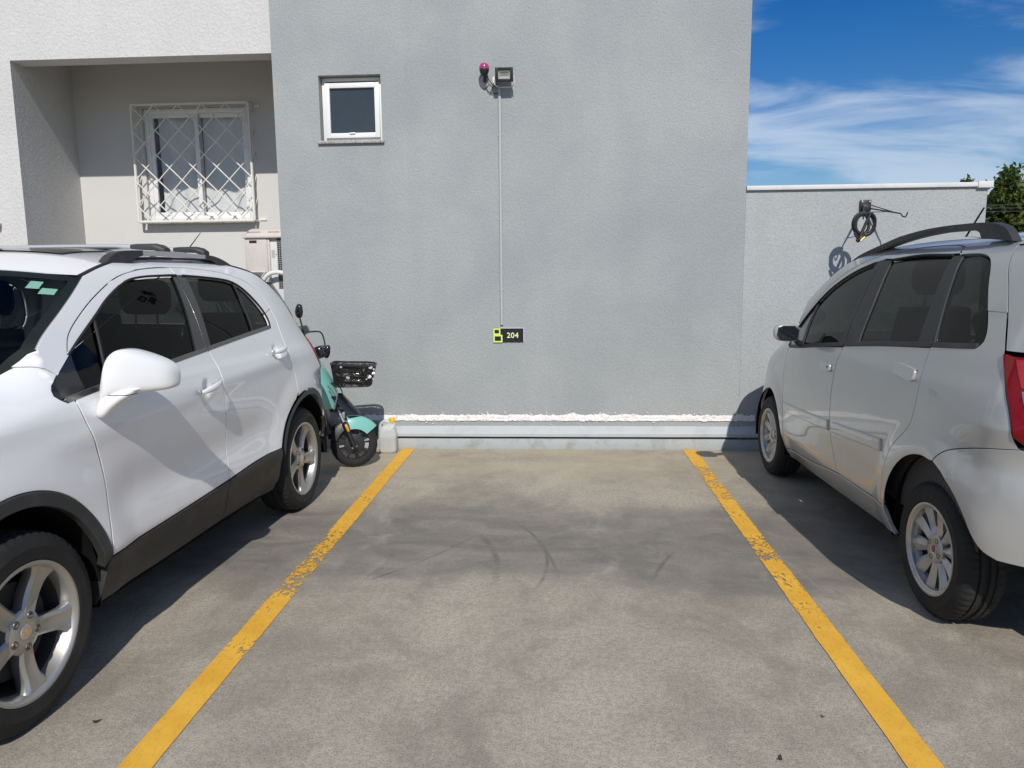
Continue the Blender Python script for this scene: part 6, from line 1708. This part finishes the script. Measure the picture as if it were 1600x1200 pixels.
    # hidden rear body: inner shield, deck, battery box, seat
    bm = bmesh.new(); add_box(bm, Q(-.60, 0, .30), (.62, .26, .07), Matrix.Rotation(yaw, 3, 'Z'), .02, 3); bm_obj('deck', bm, M['scooter_black'], t, angle=R(40))
    bm = bmesh.new(); add_box(bm, Q(-.24, 0, .40), (.10, .22, .26), Matrix.Rotation(yaw, 3, 'Z') @ Matrix.Rotation(-rk, 3, 'Y'), .03, 3); bm_obj('inner_shield', bm, M['scooter_black'], t, angle=R(40))
    bm = bmesh.new(); add_box(bm, Q(-1.10, 0, .50), (.52, .24, .34), Matrix.Rotation(yaw, 3, 'Z'), .06, 4); bm_obj('rear_body', bm, M['mint'], t, angle=R(50))
    bm = bmesh.new(); add_box(bm, Q(-1.08, 0, .72), (.60, .25, .10), Matrix.Rotation(yaw, 3, 'Z'), .04, 4); bm_obj('seat', bm, M['rubber'], t, angle=R(50))
    tubes('stand', [([Q(-.55, -.10, .27), Q(-.50, -.20, .02), Q(-.46, -.22, .012)], .011)], M['satin'], t, 8)
    # basket: wire sides, dark liner and a bag stuffed inside
    bk = group_part('basket', t)
    X0, X1, z0, z1 = -.13, .155, .675, .848
    def bask(u, v, k=1.0):
        """u round the rim (0-1), v from floor to rim"""
        a = 2 * PI * u; c, q = math.cos(a), math.sin(a); ee = .42
        hx = (.142 + .032 * v) * k; hy = (.105 + .025 * v) * k
        return Q(.012 + .01 * v + math.copysign(abs(c) ** ee, c) * hx + .0, math.copysign(abs(q) ** ee, q) * hy, z0 + (z1 - z0) * v + .014 * math.cos(a + PI) * v * .8)
    L_ = []
    for v, r in ((1, .0065), (.97, .005), (.72, .003), (.48, .003), (.24, .003), (0, .005)): L_.append(([bask(i / 48, v) for i in range(48)], r, True))
    for i in range(36): L_.append(([bask(i / 36, 0), bask(i / 36, .5), bask(i / 36, 1)], .0026))
    tubes('wire_frame', L_, M['scooter_black'], bk, 6)
    def bag(a, b):
        v = b; p = bask(a, .03 + .9 * v, .965 + .05 * noise.noise((a * 16, v * 5, 1)))
        d = noise.noise((a * 22, v * 7, 3)) * .014 + noise.noise((a * 50, v * 18, 5)) * .006
        cen = Q(.012, 0, p.z); return cen + (p - cen) * (1 + d * 6) + Vector((0, 0, d * .5))
    grid_obj('stuffed_bag', bag, 110, 26, M['bag'], bk, angle=R(80))
    def bagtop(a, b):
        p = bask(a, .93, .96 * b); return p + Vector((0, 0, -.01 + .028 * noise.noise((p.x * 30, p.y * 30, 2)) * (1 if b < .98 else 0)))
    grid_obj('bag_top', bagtop, 60, 12, M['bag'], bk, angle=R(80))
    rnd = random.Random(11); V = []; F = []
    for i in range(9):
        u = rnd.uniform(.86, 1.06) if i < 6 else rnd.uniform(.72, .85); v = rnd.uniform(.25, .95); p = bask(u % 1, v, 1.02)
        b = len(V); k = rnd.uniform(.008, .02)
        for q in range(6):
            a = q * PI / 3 + rnd.uniform(-.3, .3); V.append(p + e * (k * math.cos(a)) * .9 + Vector((0, 0, k * .8 * math.sin(a))) + s_ * rnd.uniform(-.008, .004))
        F += [(b, b + 1, b + 2), (b, b + 2, b + 3), (b, b + 3, b + 4), (b, b + 4, b + 5)]
    o = finish('silver_scrap', V, F, M['scrap'], bk, smooth=False); o['kind'] = 'stuff'
    tubes('basket_stay', [([Q(-.16, w, .70), Q(-.12, w, .70), Q(-.05, w * .8, z0)], .008) for w in (-.06, .06)], M['scooter_black'], bk, 6)
scooter()
# ------------------------------------------------------------------ jug against the wall
def jug():
    t = thing('plastic_jug', 'translucent plastic jug with yellow cap standing at the foot of wall', 'jug', (-1.50, 6.45, 0))
    cx, cy = -1.502, 6.455; hw, hd = .080, .055
    def ring(z, k, dx=0, kd=None, e=.45):
        out = []
        for q in range(40):
            a = 2 * PI * q / 40; c, s = math.cos(a), math.sin(a)
            out.append(Vector((cx + dx + math.copysign(abs(c) ** e, c) * hw * k, cy + math.copysign(abs(s) ** e, s) * hd * (kd or k), z)))
        return out
    prof = [(.004, .90), (.0, .86), (.010, .97), (.025, 1.0), (.05, .99), (.075, 1.0), (.11, .99), (.15, 1.0), (.185, .985), (.205, .95), (.225, .86)]
    rings = [ring(z, k) for z, k in prof[2:]]
    rings = [ring(.003, .90)] + rings + [ring(.240, .74, .012), ring(.252, .55, .030), ring(.262, .36, .040, e=.8), ring(.268, .27, .042, e=1), ring(.292, .26, .042, e=1)]
    body = section_loft('body', rings, M['jug_body'], t, angle=R(60))
    lr = [ring(.008, .88), ring(.014, .94)] + [ring(z, .965) for z in (.03, .06, .09, .118)]
    section_loft('liquid', lr, M['jug_liquid'], t, angle=R(60))
    v, f = lathe_geo([(.0, .308), (.020, .307), (.0245, .302), (.0250, .290), (.0255, .268), (.0, .268)], 28, lambda r, a, h: Vector((cx + .042 + r * math.cos(a), cy + r * 1.0 * math.sin(a), h)))
    finish('cap', v, f, M['yellow_cap'], t)
    tubes('handle', [([Vector(p) for p in catmull([(cx - .072, cy, .205), (cx - .060, cy, .255), (cx - .025, cy, .282), (cx + .012, cy, .272), (cx + .02, cy, .255)], .01)], .0115)], M['jug_body'], t, 10)
def jug_mats():
    m, N, L, b = new_mat('jug_plastic_clear')
    tr = N.new('ShaderNodeBsdfTransparent'); tr.inputs[0].default_value = (.90, .92, .91, 1)
    b.inputs['Base Color'].default_value = (.86, .87, .86, 1); b.inputs['Roughness'].default_value = .3
    mx = N.new('ShaderNodeMixShader'); mx.inputs[0].default_value = .55
    L.new(b.outputs[0], mx.inputs[1]); L.new(tr.outputs[0], mx.inputs[2]); L.new(mx.outputs[0], N['Material Output'].inputs['Surface'])
    M['jug_body'] = m
    m, N, L, b = new_mat('jug_liquid_tint')
    tr = N.new('ShaderNodeBsdfTransparent'); tr.inputs[0].default_value = (.78, .80, .68, 1)
    b.inputs['Base Color'].default_value = (.38, .40, .32, 1); b.inputs['Roughness'].default_value = .2
    mx = N.new('ShaderNodeMixShader'); mx.inputs[0].default_value = .55
    L.new(b.outputs[0], mx.inputs[1]); L.new(tr.outputs[0], mx.inputs[2]); L.new(mx.outputs[0], N['Material Output'].inputs['Surface'])
    M['jug_liquid'] = m
jug_mats(); jug()
# ------------------------------------------------------------------ fallen leaves on the concrete
def fallen(x, y, k, rot, label):
    V = []; n = 10
    for i in range(n):
        a = 2 * PI * i / n; r = k * (1 + .25 * math.sin(3 * a + rot)); p = Vector((r * math.cos(a) * 1.4, r * math.sin(a) * .7, .004 + .006 * math.cos(a) ** 2))
        p = Matrix.Rotation(rot, 3, 'Z') @ p; V.append(p + Vector((x, y, .001)))
    c = len(V); V.append(Vector((x, y, .003)))
    o = finish('dry_leaf', V, [(i, (i + 1) % n, c) for i in range(n)], M['leafdry'], None, smooth=False)
    tag(o, label, 'leaf', 'dry leaf scraps on the concrete')
fallen(-1.62, 2.36, .011, .5, 'dark dry leaf scrap on concrete left of the left yellow line')
fallen(.705, 2.26, .010, 1.2, 'dark dry leaf scrap on concrete near the right yellow line')
fallen(.92, 2.50, .006, 2.0, 'tiny dark scrap on concrete just behind another scrap by right yellow line')
# ------------------------------------------------------------------ trees and wires beyond the low wall
def leafy(name, label, x, y, h, rx, rz, n, mat, seed, spire=False, zb=.5, group='trees beyond the low wall'):
    t = thing(name, label, 'tree', (x, y, 0), group)
    rnd = random.Random(seed)
    pts = [Vector((x, y, 0)), Vector((x + rnd.uniform(-.05, .05), y, h * .35)), Vector((x + rnd.uniform(-.1, .1), y, h * .7)), Vector((x, y, h * .95))]
    L_ = [(pts, [.10, .08, .05, .012])]
    clumps = []
    for i in range(60):
        q = rnd.random(); z = h * (zb / h + (1 - zb / h) * q ** .85)
        rr = rx * ((1 - (z / h) ** 1.6) * .9 + .12 if spire else math.sqrt(max(.05, 1 - ((z - h * .55) / (h * .5)) ** 2)))
        a = rnd.uniform(0, 2 * PI); r = rr * math.sqrt(rnd.uniform(.15, 1))
        c = Vector((x + r * math.cos(a), y + r * math.sin(a), min(z, h - .1)))
        clumps.append((c, rnd.uniform(.20, .42) * (.6 if z > h * .85 else 1) * rx / 1.2))
        if i % 2 == 0: L_.append(([Vector((x, y, max(.3, z - .5))), (Vector((x, y, z - .25)) + c) / 2, c], [.03, .02, .006]))
    tubes('trunk', L_, M['trunk'], t, 6)
    V = []; F = []
    for (c, cr) in clumps:
        for k in range(n // len(clumps)):
            d = Vector((rnd.gauss(0, 1), rnd.gauss(0, 1), rnd.gauss(0, .75))); d = d * (cr * .62)
            if spire and rnd.random() < .5: d.z += abs(rnd.gauss(0, cr))
            p = c + d; l = rnd.uniform(.05, .10); w = l * .42
            ax = Vector((rnd.gauss(0, 1), rnd.gauss(0, 1), rnd.gauss(.2, .8))).normalized(); sd_ = ax.cross(Vector((rnd.gauss(0, 1), rnd.gauss(0, 1), rnd.gauss(0, 1)))).normalized()
            b = len(V); V += [p - ax * l, p + sd_ * w, p + ax * l, p - sd_ * w]; F.append((b, b + 1, b + 2, b + 3))
    mesh_obj('crown', V, F, mat, t, smooth=False)
leafy('bushy_tree', 'broad dark green bushy tree just past the end of low wall', 12.35, 19.5, 3.62, 1.35, 1.5, 26000, M['leaf_a'], 3)
leafy('slender_tree', 'taller slim tree whose leader rises above the bushy tree at right', 11.35, 20.3, 3.88, .78, 1.2, 16000, M['leaf_b'], 8, True)
leafy('sapling_tree', 'small spiky treetop peeking over the coping near the wall end', 10.42, 20.5, 3.80, .30, 1.0, 4500, M['leaf_b'], 5, True)
leafy('rear_tree', 'deep green round tree at the right edge behind the bushy one', 13.9, 22.0, 4.35, 1.5, 1.6, 24000, M['leaf_b'], 13)
leafy('hedge_tree', 'low thick hedge tree hidden mostly behind the low wall', 10.95, 21.6, 3.45, 1.1, 1.2, 9000, M['leaf_a'], 21)
def wires():
    t = thing('power_line', 'thin overhead wires crossing in front of the trees at right', 'wires', (10, 15, 2.6))
    for (z, y) in ((2.62, 15.0), (2.68, 15.0), (2.74, 15.02)):
        pts = [Vector((3 + i * 1.5, y, z + .0012 * (i - 7) ** 2 + (.03 if i % 3 == 1 else 0) * 0)) for i in range(16)]
        tubes('wire', [(pts, .0045)], M['disc'], t, 5)
    for x in (3.0, 25.5):
        tubes('post', [([Vector((x, 15.0, 0)), Vector((x, 15.0, 3.0))], .06)], M['trunk'], t, 8)
wires()
